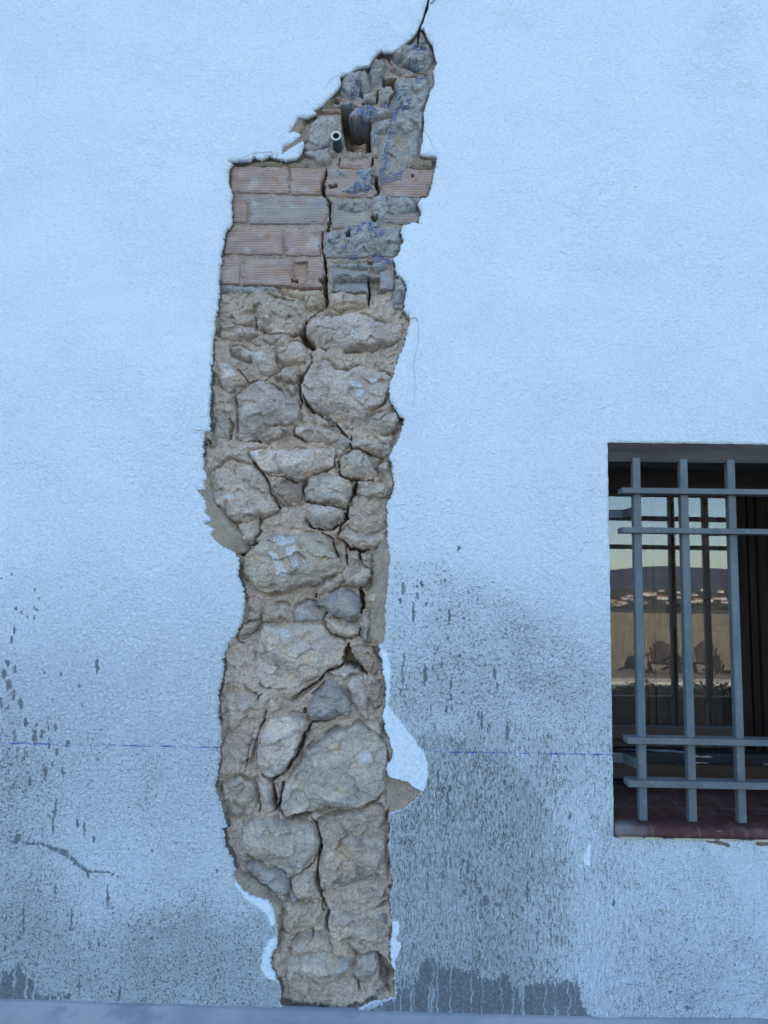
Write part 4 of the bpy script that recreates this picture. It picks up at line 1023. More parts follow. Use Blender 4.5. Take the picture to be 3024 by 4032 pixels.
# ---- torn blue reinforcing mesh
def bvh_all():
    vs, fs = [], []
    for o in DRAPE:
        if o is None: continue
        n0 = len(vs); me = o.data
        a = np.empty(len(me.vertices) * 3, np.float32); me.vertices.foreach_get('co', a); a = a.reshape(-1, 3)
        if a[:, 2].max() < 2.0: continue
        vs += a.tolist()
        l = np.empty(len(me.loops), np.int32); me.loops.foreach_get('vertex_index', l); fs += (l.reshape(-1, 4) + n0).tolist()
    return BVHTree.FromPolygons(vs, fs)
TREE = bvh_all()
def surf(x, z):
    h = TREE.ray_cast(Vector((x, -.2, z)), Vector((0, 1, 0)))
    return h[0].y if h[0] is not None else .03
def mesh_patch(s, pitch=.0085, seed=0, drop=.25, ang=0.0):
    fib = bmesh.new(); p = wpts(s, .02)
    c = p.mean(0); ext = np.abs(p - c).max() * 1.5
    ca, sa = math.cos(ang), math.sin(ang)
    for d_ in (0, 1):
        k = -ext
        while k < ext:
            run = []; 
            def flush():
                if len(run) > 2: add_tube(fib, run, .0010, 4, False)
            t = -ext
            while t < ext:
                a, b = (k, t) if d_ else (t, k)
                x = c[0] + a * ca - b * sa + .0012 * float(perlin(t * 60, k * 200, seed)); z = c[1] + a * sa + b * ca + .0012 * float(perlin(k * 180, t * 60, seed + 1))
                ok = bool(inside(p, np.array([x]), np.array([z]))[0]) and float(fbm(x, z, .02, 2, seed)) > drop - .42
                if ok: run.append((x, min(surf(x, z), .05) - .0012, z))
                else:
                    flush(); run = []
                t += .003
            flush(); run = []
            k += pitch
    if len(fib.verts): bm_obj('reinforcing_mesh', fib, M_FIBRE, house)
    else: fib.free()
PATCHES = [('A 970,535 1042,532 1035,615 1000,620 965,650 965,580', .0085, 1, .2, .03), ('A 1000,710 1120,705 1150,770 1060,800 1010,800', .0085, 2, .1, .05),
 ('A 1240,700 1290,700 1250,790 1215,950 1180,960 1215,840', .009, 3, .25, .35), ('A 1180,950 1220,950 1180,1161 1135,1161', .0085, 4, .2, .15),
 ('B 1148,318 1230,310 1305,260 1300,345 1240,355 1165,378', .0105, 5, -.3, -.25), ('B 985,300 1060,270 1120,290 1110,420 1040,440 900,435 960,395 990,370', .0075, 6, .42, .1),
 ('B 900,690 960,640 1010,625 1150,605 1155,640 1080,700 920,745', .0085, 7, .42, .1), ('B 850,760 920,770 1040,735 1050,790 900,800', .0085, 8, .5, .1),
 ('B 930,830 1010,826 1010,870 940,855', .0085, 9, .1, .1), ('B 1100,822 1150,820 1230,850 1220,885 1110,882', .0085, 29, .1, .1), ('B 1090,680 1165,600 1180,700 1150,740 1090,740', .0085, 10, .35, .1),
 ('A 1330,400 1400,410 1410,460 1340,440', .0085, 11, .1, .3), ('A 1390,500 1460,470 1470,520 1400,560 1360,550', .0085, 12, .3, .3),
 ('A 1250,580 1340,560 1330,640 1240,680', .0085, 13, .4, .2), ('A 1150,650 1230,650 1240,700 1160,700', .0085, 14, .35, .1), ('A 1280,650 1370,640 1350,720 1270,740', .0085, 15, .4, .3),
 ('A 1340,280 1440,300 1480,350 1440,390 1380,350', .009, 16, .45, .5), ('B 1195,850 1255,860 1225,895 1195,890', .009, 17, .2, .1), ('A 1090,440 1115,430 1110,470 1090,470', .009, 18, .1, .0),
 ('A 960,640 985,640 970,750 955,750', .0085, 19, -.2, .1), ('A 1200,350 1225,360 1235,420 1205,400', .009, 20, .1, .3)]
for s, pt_, sd_, dr, an in PATCHES: mesh_patch(s, pt_, sd_, dr, an)

# ---- hairline cracks and loose fibres lying on the plaster by the broken edge
M_HAIR = mat_plain('crack_dust', (.26, .28, .31), .95, .3)
def hair(s, r=.0007):
    hl = bmesh.new(); p = wpts(s, 0); q = []
    for i in range(len(p) - 1):
        for t in np.linspace(0, 1, 7)[:-1]:
            a = p[i] + (p[i + 1] - p[i]) * t
            q.append((a[0] + .002 * float(fbm(a[0], a[1], .02, 2, 130)), -.0016, a[1] + .002 * float(fbm(a[0], a[1], .02, 2, 133))))
    add_tube(hl, q, r, 4); bm_obj('hairline_crack', hl, M_HAIR, house)
hair('C 1440,255 1470,250 1490,285', .0016); hair('C 1485,290 1490,400 1455,560 1468,660 1455,840', .0005)
hair('A 1440,850 1470,890 1500,960 1540,1010', .0006); hair('A 1440,700 1455,740', .0007)
hair('C 80,985 40,985 0,980', .0007); hair('A 240,1040 330,1000 480,990', .0006); hair('A 880,492 830,520 790,600', .0006); hair('A 1510,560 1480,605', .0006)
hair('A 1485,25 1505,8 1520,-10', .003)
hair('S 1548,240 1555,360', .0006); hair('S 1545,680 1550,940', .0006)

# ---- unseen body of the house behind the wall, added to block the sun
M_ROOF = mat_plain('roof_tile', (.30, .16, .10), .9, .3, 6)
bm = bmesh.new()
for a in ((XL, XL + .4, .63, 9), (XR - .4, XR, .63, 9)): add_box(bm, a[0], a[1], a[2], a[3], 0, ZT)
add_box(bm, XL + .41, XR - .41, 8.6, 9, 0, ZT)
bm_obj('unseen_outer_wall', bm, M_PL, house)
bm = bmesh.new(); add_box(bm, XL + .41, XR - .41, .63, 8.59, -.02, .02); bm_obj('inner_floor', bm, M_BASE, house)
bm = bmesh.new()
vs = [bm.verts.new(c) for c in ((XL - .2, -.06, ZT + .01), (XR + .2, -.06, ZT + .01), (XR + .2, 9.4, ZT + .01), (XL - .2, 9.4, ZT + .01), (XL - .2, 4.6, ZT + 1.6), (XR + .2, 4.6, ZT + 1.6))]
for f in ((0, 1, 5, 4), (3, 4, 5, 2), (0, 4, 3), (1, 2, 5), (0, 3, 2, 1)): bm.faces.new([vs[i] for i in f])
bm_obj('roof', bm, M_ROOF, house)  # unseen roof, added so the house blocks the sun
bm = bmesh.new()
add_box(bm, XL + .01, WX0 - .002, .20, .62, .0, ZT - .005); add_box(bm, WX1 + .002, XR - .01, .065, .62, .0, ZT - .005)
add_box(bm, WX0 - .001, WX1 + .001, .20, .62, WZ1 + .001, ZT - .006); add_box(bm, WX0 - .001, WX1 + .001, .065, .62, 0, WZ0 - .03)
bm_obj('wall_core', bm, M_MORTAR, house)

# ================================================================== WINDOW (a part of the house)
lint_z = at(2600, 1820, .004).z
bm = bmesh.new(); add_box(bm, WX0 + .0015, WX1 - .0015, .0045, .14, lint_z, WZ1 - .001, .002)
bm_obj('lintel', bm, M_LINTEL, house)
window = empty('window', (0, 0, 0), house)
YF, YG = .455, .50                       # front of the frame, glass
def X_(px, y, py=2500): return at(px, py, y).x
def Z_(py, y, px=2700): return at(px, py, y).z
fz1 = WZ1 - .001
frame_in = Z_(1926, YF); fr_bot = Z_(2960, YF)
bm = bmesh.new()
add_box(bm, WX0 + .002, WX1 - .002, YF, YF + .09, frame_in, fz1, .004)                      # head
add_box(bm, WX0 + .002, WX0 + .07, YF + .001, YF + .089, fr_bot, frame_in, .004)              # jamb
add_box(bm, WX1 - .07, WX1 - .002, YF + .001, YF + .089, fr_bot, frame_in, .004)
bm_obj('frame', bm, M_WOODH, window)
n = NB('peeling_paint_wood')
pe = n.mul(n.ss(n.noise(22, 6, .68, vec=n.sc(n.co, (.22, 1, 2.2))), .56, .60), n.ss(n.noise(5, 3), .40, .52))
M_PEEL = n.done(n.mix(pe, (.022, .021, .024), (.34, .35, .37)), .7, n.bump(n.noise(60, 4, vec=n.sc(n.co, (.2, 1, 2))), .4, .004))
bm = bmesh.new()
add_box(bm, WX0 + .002, WX1 - .002, YF - .025, YF + .10, Z_(3010, YF - .025), fr_bot - .001, .006)
bm_obj('weather_bar', bm, M_PEEL, window)
bm = bmesh.new(); add_box(bm, WX0 + .002, WX1 - .002, YF - .002, YF + .1, Z_(3072, YF), Z_(3011, YF - .02), .004)
bm_obj('bottom_rail', bm, M_WOODH, window)
# left sash, a hair ajar
gx0, gx1 = X_(2398, YG), X_(2901, YG)
gz1, gz0 = Z_(1934, YG), Z_(2862, YG)
sash = empty('sash', (gx0 - .05, YG, 0), window)
SASH_ROT = R(1.0)
sash.rotation_euler = (0, 0, SASH_ROT)
off = gx0 - .05
def sbox(bm, x0, x1, y0, y1, z0, z1, bev=.004): add_box(bm, x0 - off, x1 - off, y0 - YG, y1 - YG, z0, z1, bev)
for nm, mt, q in (('sash_stile', M_WOODD, (gx0 - .045, gx0, -.02, .025, gz0 - .05, gz1 + .006)), ('sash_stile', M_WOODD, (gx1, gx1 + .05, -.02, .025, gz0 - .05, gz1 + .006)),
                  ('sash_rail', M_WOODH, (gx0 + .0005, gx1 - .0005, -.019, .024, gz0 - .05, gz0)), ('sash_rail', M_WOODH, (gx0 + .0005, gx1 - .0005, -.019, .024, gz1, gz1 + .006))):
    bm = bmesh.new(); sbox(bm, q[0], q[1], YG + q[2], YG + q[3], q[4], q[5], .002); bm_obj(nm, bm, mt, sash)
bm = bmesh.new(); add_box(bm, gx0 - .003 - off, gx1 + .003 - off, 0, .004, gz0 - .003, gz1 + .003)
bm_obj('pane', bm, M_GLASS, sash)
# panelled inner shutter behind the glass
def panel_leaf(x0, x1, z0, z1, y, name, npan=2):
    bm = bmesh.new()
    add_box(bm, x0, x1, y + .012, y + .03, z0, z1)
    wst = .055; mids = np.linspace(x0 + wst * .5, x1 - wst * .5, npan + 1)
    for mx in mids: add_box(bm, mx - wst / 2, mx + wst / 2, y, y + .0115, z0, z1, .003)
    for zz in (z0 + .001, z0 + (z1 - z0) * .48, z1 - .081):
        for i in range(npan): add_box(bm, mids[i] + wst / 2 + .0005, mids[i + 1] - wst / 2 - .0005, y + .0005, y + .0115, zz, zz + .08, .003)
    for i in range(npan):
        for za, zb in ((z0 + .10, z0 + (z1 - z0) * .48 - .02), (z0 + (z1 - z0) * .48 + .10, z1 - .10)):
            add_box(bm, mids[i] + wst / 2 + .03, mids[i + 1] - wst / 2 - .03, y + .003, y + .0119, za, zb, .008)
    return bm_obj(name, bm, mat_plain('shutter_wood', (.05, .033, .025), .5, .3, 12, .3, .3, 0, (1, 1, .15)) if 'shutter_wood' not in bpy.data.materials else bpy.data.materials['shutter_wood'], window)
panel_leaf(WX0 + .03, gx1 + .05, fr_bot - .06, fz1 - .05, YG + .05, 'inner_shutter')
# meeting stile and the right leaf, closed by a boarded shutter
bm = bmesh.new()
add_box(bm, gx1 + .056, gx1 + .085, YF + .03, YF + .095, fr_bot, frame_in, .004); add_box(bm, gx1 + .0855, gx1 + .125, YF + .012, YF + .09, fr_bot + .001, frame_in - .001, .008)
bm_obj('meeting_stile', bm, M_WOODD, window)
bm = bmesh.new(); xx = gx1 + .127
while xx < WX1 - .075:
    x2 = min(xx + .118, WX1 - .072); add_box(bm, xx, x2 - .001, YF + .022, YF + .05, fr_bot + .002, frame_in - .002, .004); xx = x2
bm_obj('boarded_shutter', bm, M_WOODD, window)
# tiled sill with a bullnose front
n = NB('oxblood_tile')
P3 = n.sep(n.co)
jx = n.math('ABSOLUTE', n.sub(n.math('FRACT', n.mul(n.sub(P3[0], at(2569, 3270, -.01).x), 1 / .1585)), .5))
joint = n.math('MAXIMUM', n.ss(jx, .483, .491), n.ss(n.math('ABSOLUTE', n.sub(P3[1], .165)), 0.0045, .0025))
tc = n.mix(n.ss(n.noise(9, 5), .35, .68), (.072, .03, .029), (.10, .046, .042))
dust = n.mul(n.ss(n.noise(14, 6, .65), .48, .75), .28)
lx = at(2470, 3270, 0).x
dd = n.math('MAXIMUM', dust, n.mul(n.mul(n.ss(P3[0], lx + .10, lx - .02), n.ss(P3[1], .07, .0)), n.ss(n.noise(16, 4), .25, .6, .3, .62)))
tc = n.mix(dd, tc, (.30, .30, .33))
tc = n.mix(n.mul(n.ss(n.noise(70, 4, vec=n.sc(n.co, (.35, 2, 1))), .66, .72), .5), tc, (.3, .29, .3))
tc = n.mix(n.mul(joint, .32), tc, (.22, .20, .19))
n.b.inputs['Specular IOR Level'].default_value = .15
M_TILE = n.done(tc, n.ss(n.noise(20, 4), .3, .7, .6, .8), n.bump(n.add(n.noise(50, 4), n.mul(joint, -1.2)), .2, .004))
zb = Z_(3300, -.014); zt = Z_(3256, -.004)
prof = [(-.004, zb + .001), (-.014, zb)]
hh = (zt - zb)
for k in range(9):
    a = R(90) * k / 8; prof.append((-.014 + .026 * (1 - math.cos(a)), zb + hh * .35 + hh * .65 * math.sin(a)))
zback = Z_(3074, YF - .002)
prof += [(.08, zt + (zback - zt) * .25), (.26, zt + (zback - zt) * .58), (YF - .002, zback), (YF - .002, zb + .001)]
bm = bmesh.new()
xs = np.arange(at(2428, 3290, -.014).x, WX1 - .002, .02)
rings = [[bm.verts.new((x, a + .0008 * float(fbm(x, 3.0, .16, 2, 150)), b + .0012 * float(fbm(x, 7.0, .12, 2, 151)))) for a, b in prof] for x in xs]
for i in range(len(rings) - 1):
    for k in range(len(prof)):
        bm.faces.new((rings[i][k], rings[i][(k + 1) % len(prof)], rings[i + 1][(k + 1) % len(prof)], rings[i + 1][k]))
bm.faces.new(rings[0]); bm.faces.new(rings[-1])
bm_obj('sill', bm, M_TILE, window, True)
bm = bmesh.new(); x = at(2440, 3300, 0).x; rs = random.Random(4)
while x < WX1 - .03:
    L = .05 + rs.random() * .12; add_box(bm, x, min(x + L, WX1), -.004 + rs.random() * .002, .02, zb - .0095 - rs.random() * .003, zb - .001, .001); x += L + rs.random() * .05
bm_obj('sill_bedding', bm, mat_plain('yellowish_mortar', (.48, .45, .35), .95, .2, 40, .4, .1), house)

# ================================================================== GRILLE
YB = .0
grille = tag(empty('window_grille', (WX0, YB, WZ0)), 'blue grey painted iron grille of square bars in front of the window', 'window grille')
def gpart(name, bm, mat=M_IRON):
    o = bm_obj(name, bm, mat, grille); o.matrix_parent_inverse = Matrix.Translation(-Vector(grille.location)); return o
bx = [at(2502, 2300, YB).x, at(2691, 2300, YB).x, at(2874, 2300, YB).x]
# the bars lean a trace, as fitted
bx[0] = (at(2324 + 422 * .4219, 1830, YB).x + at(2324 + 510 * .4219, 3200, YB).x) / 2
bx[1] = (at(2324 + 865 * .4219, 1840, YB).x + at(2324 + 970 * .4219, 3200, YB).x) / 2
bx[2] = (at(2324 + 1300 * .4219, 1845, YB).x + at(2324 + 1440 * .4219, 3200, YB).x) / 2
stp = (bx[2] - bx[0]) / 2
bx += [bx[2] + stp, bx[2] + 2 * stp]
W2 = .0137
for i, x in enumerate(bx):
    pxb = 2502 + 188 * i
    z1 = at(pxb, 1700 + (250 + 8 * i) * .4219, YB).z; z0 = at(pxb + 25, 3230 + 5 * i, YB).z
    bm = bmesh.new()
    add_box(bm, x - W2, x + W2, YB, YB + .028, z0, z1)
    top = [v for v in bm.verts if v.co.z > z1 - 1e-5]
    tf = [f for f in bm.faces if all(v in top for v in f.verts)][0]
    r = bmesh.ops.poke(bm, faces=[tf])['verts'][0]; r.co.z += .011
    bmesh.ops.bevel(bm, geom=[e for e in bm.edges if abs(e.verts[0].co.z - e.verts[1].co.z) > .3], offset=.0018, segments=2, affect='EDGES')
    gpart('upright_bar', bm)
HB = [(1932, 2600, .020), (2088, 2600, .0195), (2919, 2600, .021), (3089, 2600, .023)]
for k, (py, pxx, th) in enumerate(HB):
    yfr = YB - .024
    xl = at(2324 + (300, 303, 352, 358)[k] * .4219, py, yfr).x
    zc = at(pxx, py, yfr).z
    bm = bmesh.new()
    add_box(bm, xl, WX1 - .03, yfr, YB + .036, zc - th / 2, zc + th / 2, .0018)
    gpart('cross_bar', bm)
def bracket(p, th, ht):
    bm = bmesh.new()
    pv = [Vector(q) for q in p]; rings = []
    for i, c in enumerate(pv):
        t = (pv[min(i + 1, len(pv) - 1)] - pv[max(i - 1, 0)]); t.z = 0; t.normalize(); nn = Vector((-t.y, t.x, 0)) * th / 2
        rings.append([bm.verts.new(c + nn * a + Vector((0, 0, b * ht / 2))) for a, b in ((1, 1), (1, -1), (-1, -1), (-1, 1))])
    for i in range(len(rings) - 1):
        for k in range(4): bm.faces.new((rings[i][k], rings[i][(k + 1) % 4], rings[i + 1][(k + 1) % 4], rings[i + 1][k]))
    bm.faces.new(rings[0]); bm.faces.new(rings[-1])
    gpart('bracket', bm)
zc = at(2440, 2022, .12).z; bracket([(WX0 - .03, .14, zc), (at(2455, 2024, .12).x, .12, zc), (bx[0] - .005, .0285, zc + .0)], .008, .030)
zc = at(2440, 2984, .12).z; bracket([(WX0 - .03, .14, zc), (at(2455, 2984, .12).x, .12, zc), (bx[0] - .005, .0285, zc - .0)], .008, .034)
zc = at(2440, 2022, .12).z; bracket([(WX1 + .02, .14, zc), (WX1 - .05, .12, zc), (bx[4] + .005, .0285, zc)], .008, .030)

# ================================================================== PIPE STUB
pe_ = at(1323, 534, -.045); pb_ = at(1333, 588, .06)
pipe = tag(empty('pipe', (pb_.x, .06, pb_.z)), 'short open pipe stub poking out of the broken masonry above the bricks', 'pipe')
def ring_tube(name, y0, y1, ro, ri, mat, cx, cz):
    bm = bmesh.new(); n_ = 28; L = []
    for (y, r_) in ((y1, ro), (y0, ro), (y0, ri), (y1, ri)):
        L.append([bm.verts.new((cx + r_ * math.cos(2 * math.pi * k / n_) - pb_.x, y - .06, cz + r_ * math.sin(2 * math.pi * k / n_) - pb_.z)) for k in range(n_)])
    for i in range(3):
        for k in range(n_): bm.faces.new((L[i][k], L[i][(k + 1) % n_], L[i + 1][(k + 1) % n_], L[i + 1][k]))
    return bm_obj(name, bm, mat, pipe, True)
ring_tube('tube', -.043, .12, .0178, .0128, M_PIPEO, pe_.x, pe_.z)
ring_tube('rim', -.0455, -.0405, .0184, .0127, M_PIPER, pe_.x, pe_.z)

# ================================================================== SETTING: ground and what the window reflects
n = NB('stained_concrete')
cc = n.mix(n.ss(n.noise(2.4, 5, .6), .38, .62), (.22, .245, .285), (.30, .315, .345))
cc = n.mix(n.mul(n.ss(n.noise(13, 5, .6, vec=n.sc(n.co, (.5, 2, 1))), .54, .68), .6), cc, (.155, .18, .225))
M_CONC = n.done(cc, .9, n.bump(n.noise(45, 5, .6), .35, .006))
def strip(name, prof_yz, x0, x1, mat, nx=2):
    xs = np.linspace(x0, x1, nx); V3 = [(x, y, z) for x in xs for (y, z) in prof_yz]; m_ = len(prof_yz); f = []
    for i in range(nx - 1):
        for k in range(m_ - 1): f.append((i * m_ + k, i * m_ + k + 1, (i + 1) * m_ + k + 1, (i + 1) * m_ + k))
    return tag(mesh_obj(name, V3, f, mat), kind='structure')
# concrete apron, with a smeared fillet where it meets the wall
xs = np.concatenate([np.arange(XL, -2.0, .25), np.arange(-2.0, 2.5, .03), np.arange(2.5, XR + .01, .25)]); V3 = []; f = []
pr = [(.012, .012), (-.0045, .004), (-.012, -.001), (-.07, .000), (-.3, .0), (-1.2, .0), (-7.0, .0), (-7.4, .0)]
for x in xs:
    for j, (y, z) in enumerate(pr):
        V3.append((x, y + (.006 * float(fbm(x, 1.0, .2, 3, 160)) if j in (1, 2) else 0), z + (.004 * float(fbm(x, 2.0, .12, 3, 161)) if j < 4 else 0)))
for i in range(len(xs) - 1):
    for j in range(len(pr) - 1):
        a = i * len(pr) + j; f.append((a, a + 1, a + len(pr) + 1, a + len(pr)))
tag(mesh_obj('pavement', V3, f, M_CONC, smooth=True), kind='structure')

# low smooth render kerb along the wall foot; its top runs slightly out of level
def ledz(x):
    px = float(proj(x, .03)[0]); py = np.interp(px, (-400, 0, 700, 1500, 2300, 3024, 3600), (3925, 3944, 3966, 3992, 4014, 4023, 4032))
    return at(px, py, -.016).z + .0035 * float(fbm(x, 2.0, .12, 3, 161))
V3 = []; f = []
xs = np.concatenate([np.arange(XL + .02, -2.0, .25), np.arange(-2.0, 2.5, .02), np.arange(2.5, XR - .02, .25)])
for x in xs:
    h_ = max(.012, ledz(min(max(x, -1.7), 1.9)))
    for y, z in ((.011, h_ + .002), (-.010, h_), (-.0165, h_ - .006), (-.019 + .002 * float(fbm(x, 5, .05, 2, 163)), -.004)): V3.append((x, y, z))
for i in range(len(xs) - 1):
    for j in range(3):
        a = i * 4 + j; f.append((a, a + 1, a + 5, a + 4))
tag(mesh_obj('kerb', V3, f, M_CONC, smooth=True), kind='structure')
M_FIELD = mat_earth('field_soil', (.10, .075, .055), (.13, .10, .072), (.08, .068, .045), scale=.02, bump=.2, speck=False)
M_TERR = mat_plain('terrace_paving', (.24, .185, .135), .9, .2, 3)
PRF = [(-7.4, -.012), (-7.41, -1.00), (-9, -1.00), (-30, -1.01), (-100, -2.7), (-300, -6.5), (-700, -16), (-1000, -24), (-1350, -12), (-1750, 4), (-2600, 8), (-9000, -30)]
V3, f = [], []
XS = [-6000, -1500, -400, -60, -12, 0, 20, 60, 400, 1500, 6000]
for x in XS:
    for y, z in PRF: V3.append((x, y, z))
for i in range(len(XS) - 1):
    for j in range(len(PRF) - 1):
        a = i * len(PRF) + j; f.append((a, a + 1, a + len(PRF) + 1, a + len(PRF)))
tag(mesh_obj('ground', V3, f, M_FIELD), kind='structure')
strip('side_ground', [(30, -.02), (-7.4, -.02)], -60, XL - .01, M_FIELD); strip('side_ground', [(30, -.02), (-7.4, -.02)], XR + .01, 60, M_FIELD)
strip('terrace', [(-17.5, -.955), (-20.1, -.955)], -5, 26, M_TERR)
strip('pool_coping', [(-16.6, -.98), (-16.6, -.935), (-17.49, -.935), (-17.49, -.98)], -5, 26, mat_plain('pale_coping', (.60, .49, .36), .8, .12, 3))
n = NB('pool_water'); n.b.inputs['Specular IOR Level'].default_value = .5
M_WAT = n.done((.22, .36, .30), .12, n.bump(n.noise(3, 3), .1, .02))
strip('water', [(-8.4, -.975), (-16.59, -.975)], -3, 24, M_WAT)

# reed fence
n = NB('reed_screen')
rv = n.sc(n.co, (1, 1, .05))
M_REED = n.done(n.mix(n.ss(n.noise(30, 4, .7, vec=rv), .3, .7), (.11, .088, .06), (.26, .21, .145)), .9, n.bump(n.noise(60, 3, vec=rv), .5, .02))
fence = tag(empty('reed_fence', (8, -20.3, -1.0)), 'tan reed screen fence behind the row of garden chairs in the reflection', 'fence')
bm = bmesh.new(); xx = -4.0; rs = random.Random(9)
while xx < 16:
    x2 = xx + .05 + rs.random() * .05; add_box(bm, xx, x2 - .004, -.03, .03, .0, 1.80 + rs.random() * .045); xx = x2
bm_obj('reed_screen', bm, M_REED, fence)
bm = bmesh.new()
for zz in (.4, 1.0, 1.6): add_box(bm, -4, 16, .032, .05, zz, zz + .03)
bm_obj('rail', bm, M_REED, fence)

# garden chairs
M_CHAIR = mat_plain('brown_chair_wood', (.05, .03, .022), .7, .25, 8)
def build_chair():
    r = empty('garden_chair', (0, 0, 0))
    bm = bmesh.new()
    for i in range(7):                                     # fan back, curved top
        t = (i - 3) / 3.0; xt = t * .30; xb = t * .22; hgt = .98 - .20 * t * t
        v = [bm.verts.new(c) for c in ((xb - .036, -.22, .30), (xb + .036, -.22, .30), (xt + .046, -.50, hgt), (xt - .046, -.50, hgt))]
        v2 = [bm.verts.new(q.co + Vector((0, .022, 0))) for q in v]
        bm.faces.new(v[::-1]); bm.faces.new(v2)
        for k in range(4): bm.faces.new((v[k], v[(k + 1) % 4], v2[(k + 1) % 4], v2[k]))
    bm_obj('backrest', bm, M_CHAIR, r)
    bm = bmesh.new()
    for i in range(6):
        y = -.20 + i * .10; add_box(bm, -.27, .27, y, y + .085, .29 + i * .018, .312 + i * .018)
    bm_obj('seat', bm, M_CHAIR, r)
    for s in (-1, 1):
        bm = bmesh.new(); add_box(bm, s * .36 - .065, s * .36 + .065, -.38, .40, .56, .582, .006); bm_obj('armrest', bm, M_CHAIR, r)
        bm = bmesh.new(); add_box(bm, s * .30 - .015, s * .30 + .015, .26, .36, 0, .558); bm_obj('leg', bm, M_CHAIR, r)
        bm = bmesh.new(); add_tube(bm, [(s * .30, .20, .34), (s * .30, -.30, .17), (s * .30, -.62, .03)], [.05, .05, .045], 4); bm_obj('leg', bm, M_CHAIR, r)
    return r
ch0 = build_chair()
SPOT = [(8.55, -18.6, .45), (9.95, -18.7, .5), (11.25, -18.6, .35)]
LAB = ['brown garden chair cut by the window edge, leftmost of three in the reflection', 'brown fan back garden chair in the middle of the three before the reed fence', 'brown fan back garden chair furthest right of the three before the reed fence']
for i, (x, y, a) in enumerate(SPOT):
    if i == 0: c = ch0
    else:
        c = ch0.copy(); COL.objects.link(c)
        for k in ch0.children:
            q = k.copy(); COL.objects.link(q); q.parent = c
    c.location = (x, y, -.955); c.rotation_euler = (0, 0, a); tag(c, LAB[i], 'garden chair', 'garden chairs along the reed fence')

# hedge near the house: leaves through the whole volume
def leaf_cloud(n_, fn, size, seed):
    rs = np.random.default_rng(seed); V3 = []; f = []
    for i in range(n_):
        c = fn(rs); a = rs.random() * 6.28; b = (rs.random() - .5) * 2.2
        u = np.array([math.cos(a) * math.cos(b), math.sin(a) * math.cos(b), math.sin(b)]); v = np.cross(u, rs.standard_normal(3)); v /= np.linalg.norm(v)
        s = size * (.6 + .8 * rs.random()); k = len(V3)
        V3 += [tuple(c - u * s), tuple(c + v * s * .5), tuple(c + u * s), tuple(c - v * s * .5)]; f.append((k, k + 1, k + 2, k + 3))
    return V3, f
def mat_leaf(name, a, b, sc_=3):
    n = NB(name); n.b.inputs['Specular IOR Level'].default_value = .05; return n.done(n.mix(n.ss(n.noise(sc_, 4), .35, .65), a, b), .9)
M_LEAF = mat_leaf('hedge_leaf', (.012, .018, .009), (.028, .04, .018), 4)
hedge = tag(empty('hedge', (3.4, -4.3, 0)), 'low dark leafy hedge in front of the house reflected at the bottom of the pane', 'hedge')
def hf(rs):
    x = (rs.random() - .5) * 5.6; z = rs.random() ** .8
    top = .475 + .018 * math.sin(x * 9) + .02 * math.sin(x * 23 + 1)
    return np.array([x, (rs.random() - .5) * .5, .04 + z * top + .05 * rs.random() * rs.random()])
V3, f = leaf_cloud(38000, hf, .017, 5); V4, f4 = leaf_cloud(5000, lambda r_: np.array([(r_.random() - .5) * 5.6, (r_.random() - .5) * .36, .05 + .38 * r_.random()]), .05, 6); k0 = len(V3); V3 += V4; f += [tuple(i + k0 for i in q) for q in f4]; mesh_obj('foliage', V3, f, M_LEAF, hedge)
bm = bmesh.new(); rs = random.Random(3)
for i in range(26):
    x = -2.7 + i * .215; add_tube(bm, [(x, 0, 0), (x + rs.uniform(-.05, .05), rs.uniform(-.1, .1), .25), (x + rs.uniform(-.1, .1), rs.uniform(-.15, .15), .46)], [.012, .009, .004], 5)
bm_obj('stem', bm, mat_plain('hedge_bark', (.08, .06, .045), .9), hedge)

# far town, wood and hills
M_TWALL = mat_plain('far_house_wall', (.62, .54, .46), .9, .12, .3); M_TROOF = mat_plain('far_house_roof', (.36, .19, .12), .9, .2, .3); M_TWIN = mat_plain('far_house_window', (.04, .045, .05), .5, .2, 1)
def build_town_house():
    r = empty('village_house'); bm = bmesh.new(); add_box(bm, -6, 6, -4, 4, 0, 5.4); bm_obj('wall', bm, M_TWALL, r)
    bm = bmesh.new(); v = [bm.verts.new(c) for c in ((-6.5, -4.6, 5.41), (6.5, -4.6, 5.41), (6.5, 4.6, 5.41), (-6.5, 4.6, 5.41), (-6.5, 0, 7.4), (6.5, 0, 7.4))]
    for q in ((0, 1, 5, 4), (3, 4, 5, 2), (0, 4, 3), (1, 2, 5), (0, 3, 2, 1)): bm.faces.new([v[i] for i in q])
    bm_obj('roof', bm, M_TROOF, r)
    bm = bmesh.new()
    for x in (-4, -1.2, 1.8, 4.2):
        for z in (.9, 3.4): add_box(bm, x - .5, x + .5, 4.001, 4.06, z, z + 1.2)
    bm_obj('window', bm, M_TWIN, r); return r
th = build_town_house(); rs = random.Random(12)
for i in range(64):
    D = 1060 + rs.random() * 660; u_ = .24 + .38 * (i + rs.random()) / 64
    if i == 0: c = th
    else:
        c = th.copy(); COL.objects.link(c)
        for k in th.children:
            q = k.copy(); COL.objects.link(q); q.parent = c
    s = .55 + rs.random() * .6
    zz = float(np.interp(D, (1000, 1350, 1750), (-24, -12, 4))) + .5
    c.location = (D * u_, -D, zz - 2); c.scale = (s * (1 + .5 * rs.random()), s, s * (.8 + .5 * rs.random())); c.rotation_euler = (0, 0, rs.uniform(-.6, .6))
    tag(c, 'tiny pale house with a red roof in the far town mirrored in the window pane', 'house', 'houses of the far town')
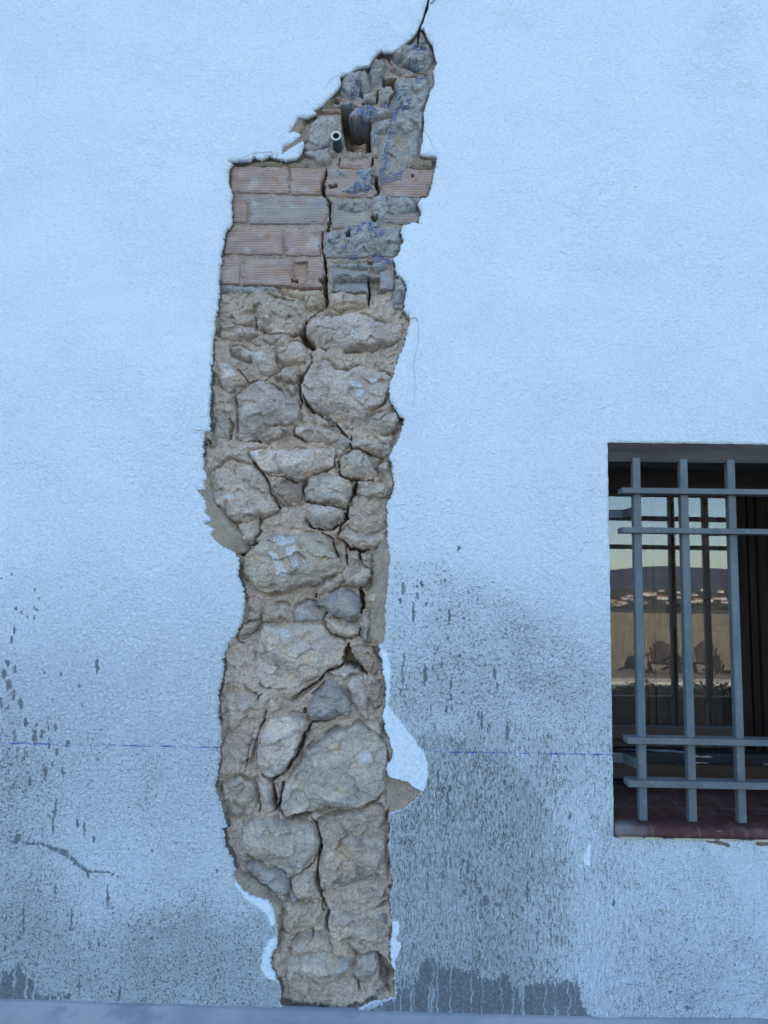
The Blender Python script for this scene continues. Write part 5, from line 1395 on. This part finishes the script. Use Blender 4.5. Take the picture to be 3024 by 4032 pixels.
M_FAR = mat_leaf('far_wood_leaf', (.035, .042, .025), (.07, .075, .045), .05)
def ff(rs):
    D = 860 + rs.random() ** 1.4 * 860; u_ = .2 + .5 * rs.random(); h = 3.5 + 4 * math.sin(u_ * 60 + D * .02)
    return np.array([D * u_, -D, float(np.interp(D, (700, 1000, 1350, 1750), (-16, -24, -12, 4))) + rs.random() * max(.8, h)])
V3, f = leaf_cloud(9000, ff, 1.7, 8)
tag(mesh_obj('far_wood', V3, f, M_FAR), 'dark belt of trees below the far town', 'trees', kind='stuff')
M_HILL = mat_earth('hazed_hill_scrub', (.075, .077, .092), (.10, .10, .118), (.06, .062, .073), scale=.004, bump=.3, speck=False)  # grey-purple colour stands in for distance haze
V3, f = [], []; NXH, NYH = 90, 14
for i in range(NXH):
    for j in range(NYH):
        x = -1500 + i * 60; y = -1900 - j * 110
        u_ = x / 3000
        ridge = 92 + 34 * math.exp(-((u_ - .42) / .085) ** 2) + 16 * math.exp(-((u_ - .62) / .08) ** 2) + 14 * float(fbm(x, y, 500, 3, 170))
        t = j / (NYH - 1); V3.append((x, y, -24 + ridge * math.sin(min(1, t * 1.25) * math.pi / 2) ** 1.3))
for i in range(NXH - 1):
    for j in range(NYH - 1):
        a = i * NYH + j; f.append((a, a + NYH, a + NYH + 1, a + 1))
tag(mesh_obj('hills', V3, f, M_HILL, smooth=True), kind='structure')
# lone shrub in the field beyond the fence
shrub = tag(empty('shrub', (20.6, -46, -1.9)), 'dark round shrub standing in the field just past the reed fence', 'shrub')
def sf(rs):
    d_ = rs.standard_normal(3); d_ /= np.linalg.norm(d_); r_ = rs.random() ** .4
    return np.array([d_[0] * 1.0 * r_, d_[1] * 1.0 * r_, 1.5 + d_[2] * 1.3 * r_])
V3, f = leaf_cloud(1500, sf, .11, 9); mesh_obj('crown', V3, f, M_FAR, shrub)
bm = bmesh.new(); add_tube(bm, [(0, 0, -.2), (.05, 0, .6), (0, .05, 1.4)], [.09, .07, .03], 6); bm_obj('trunk', bm, bpy.data.materials['hedge_bark'], shrub)
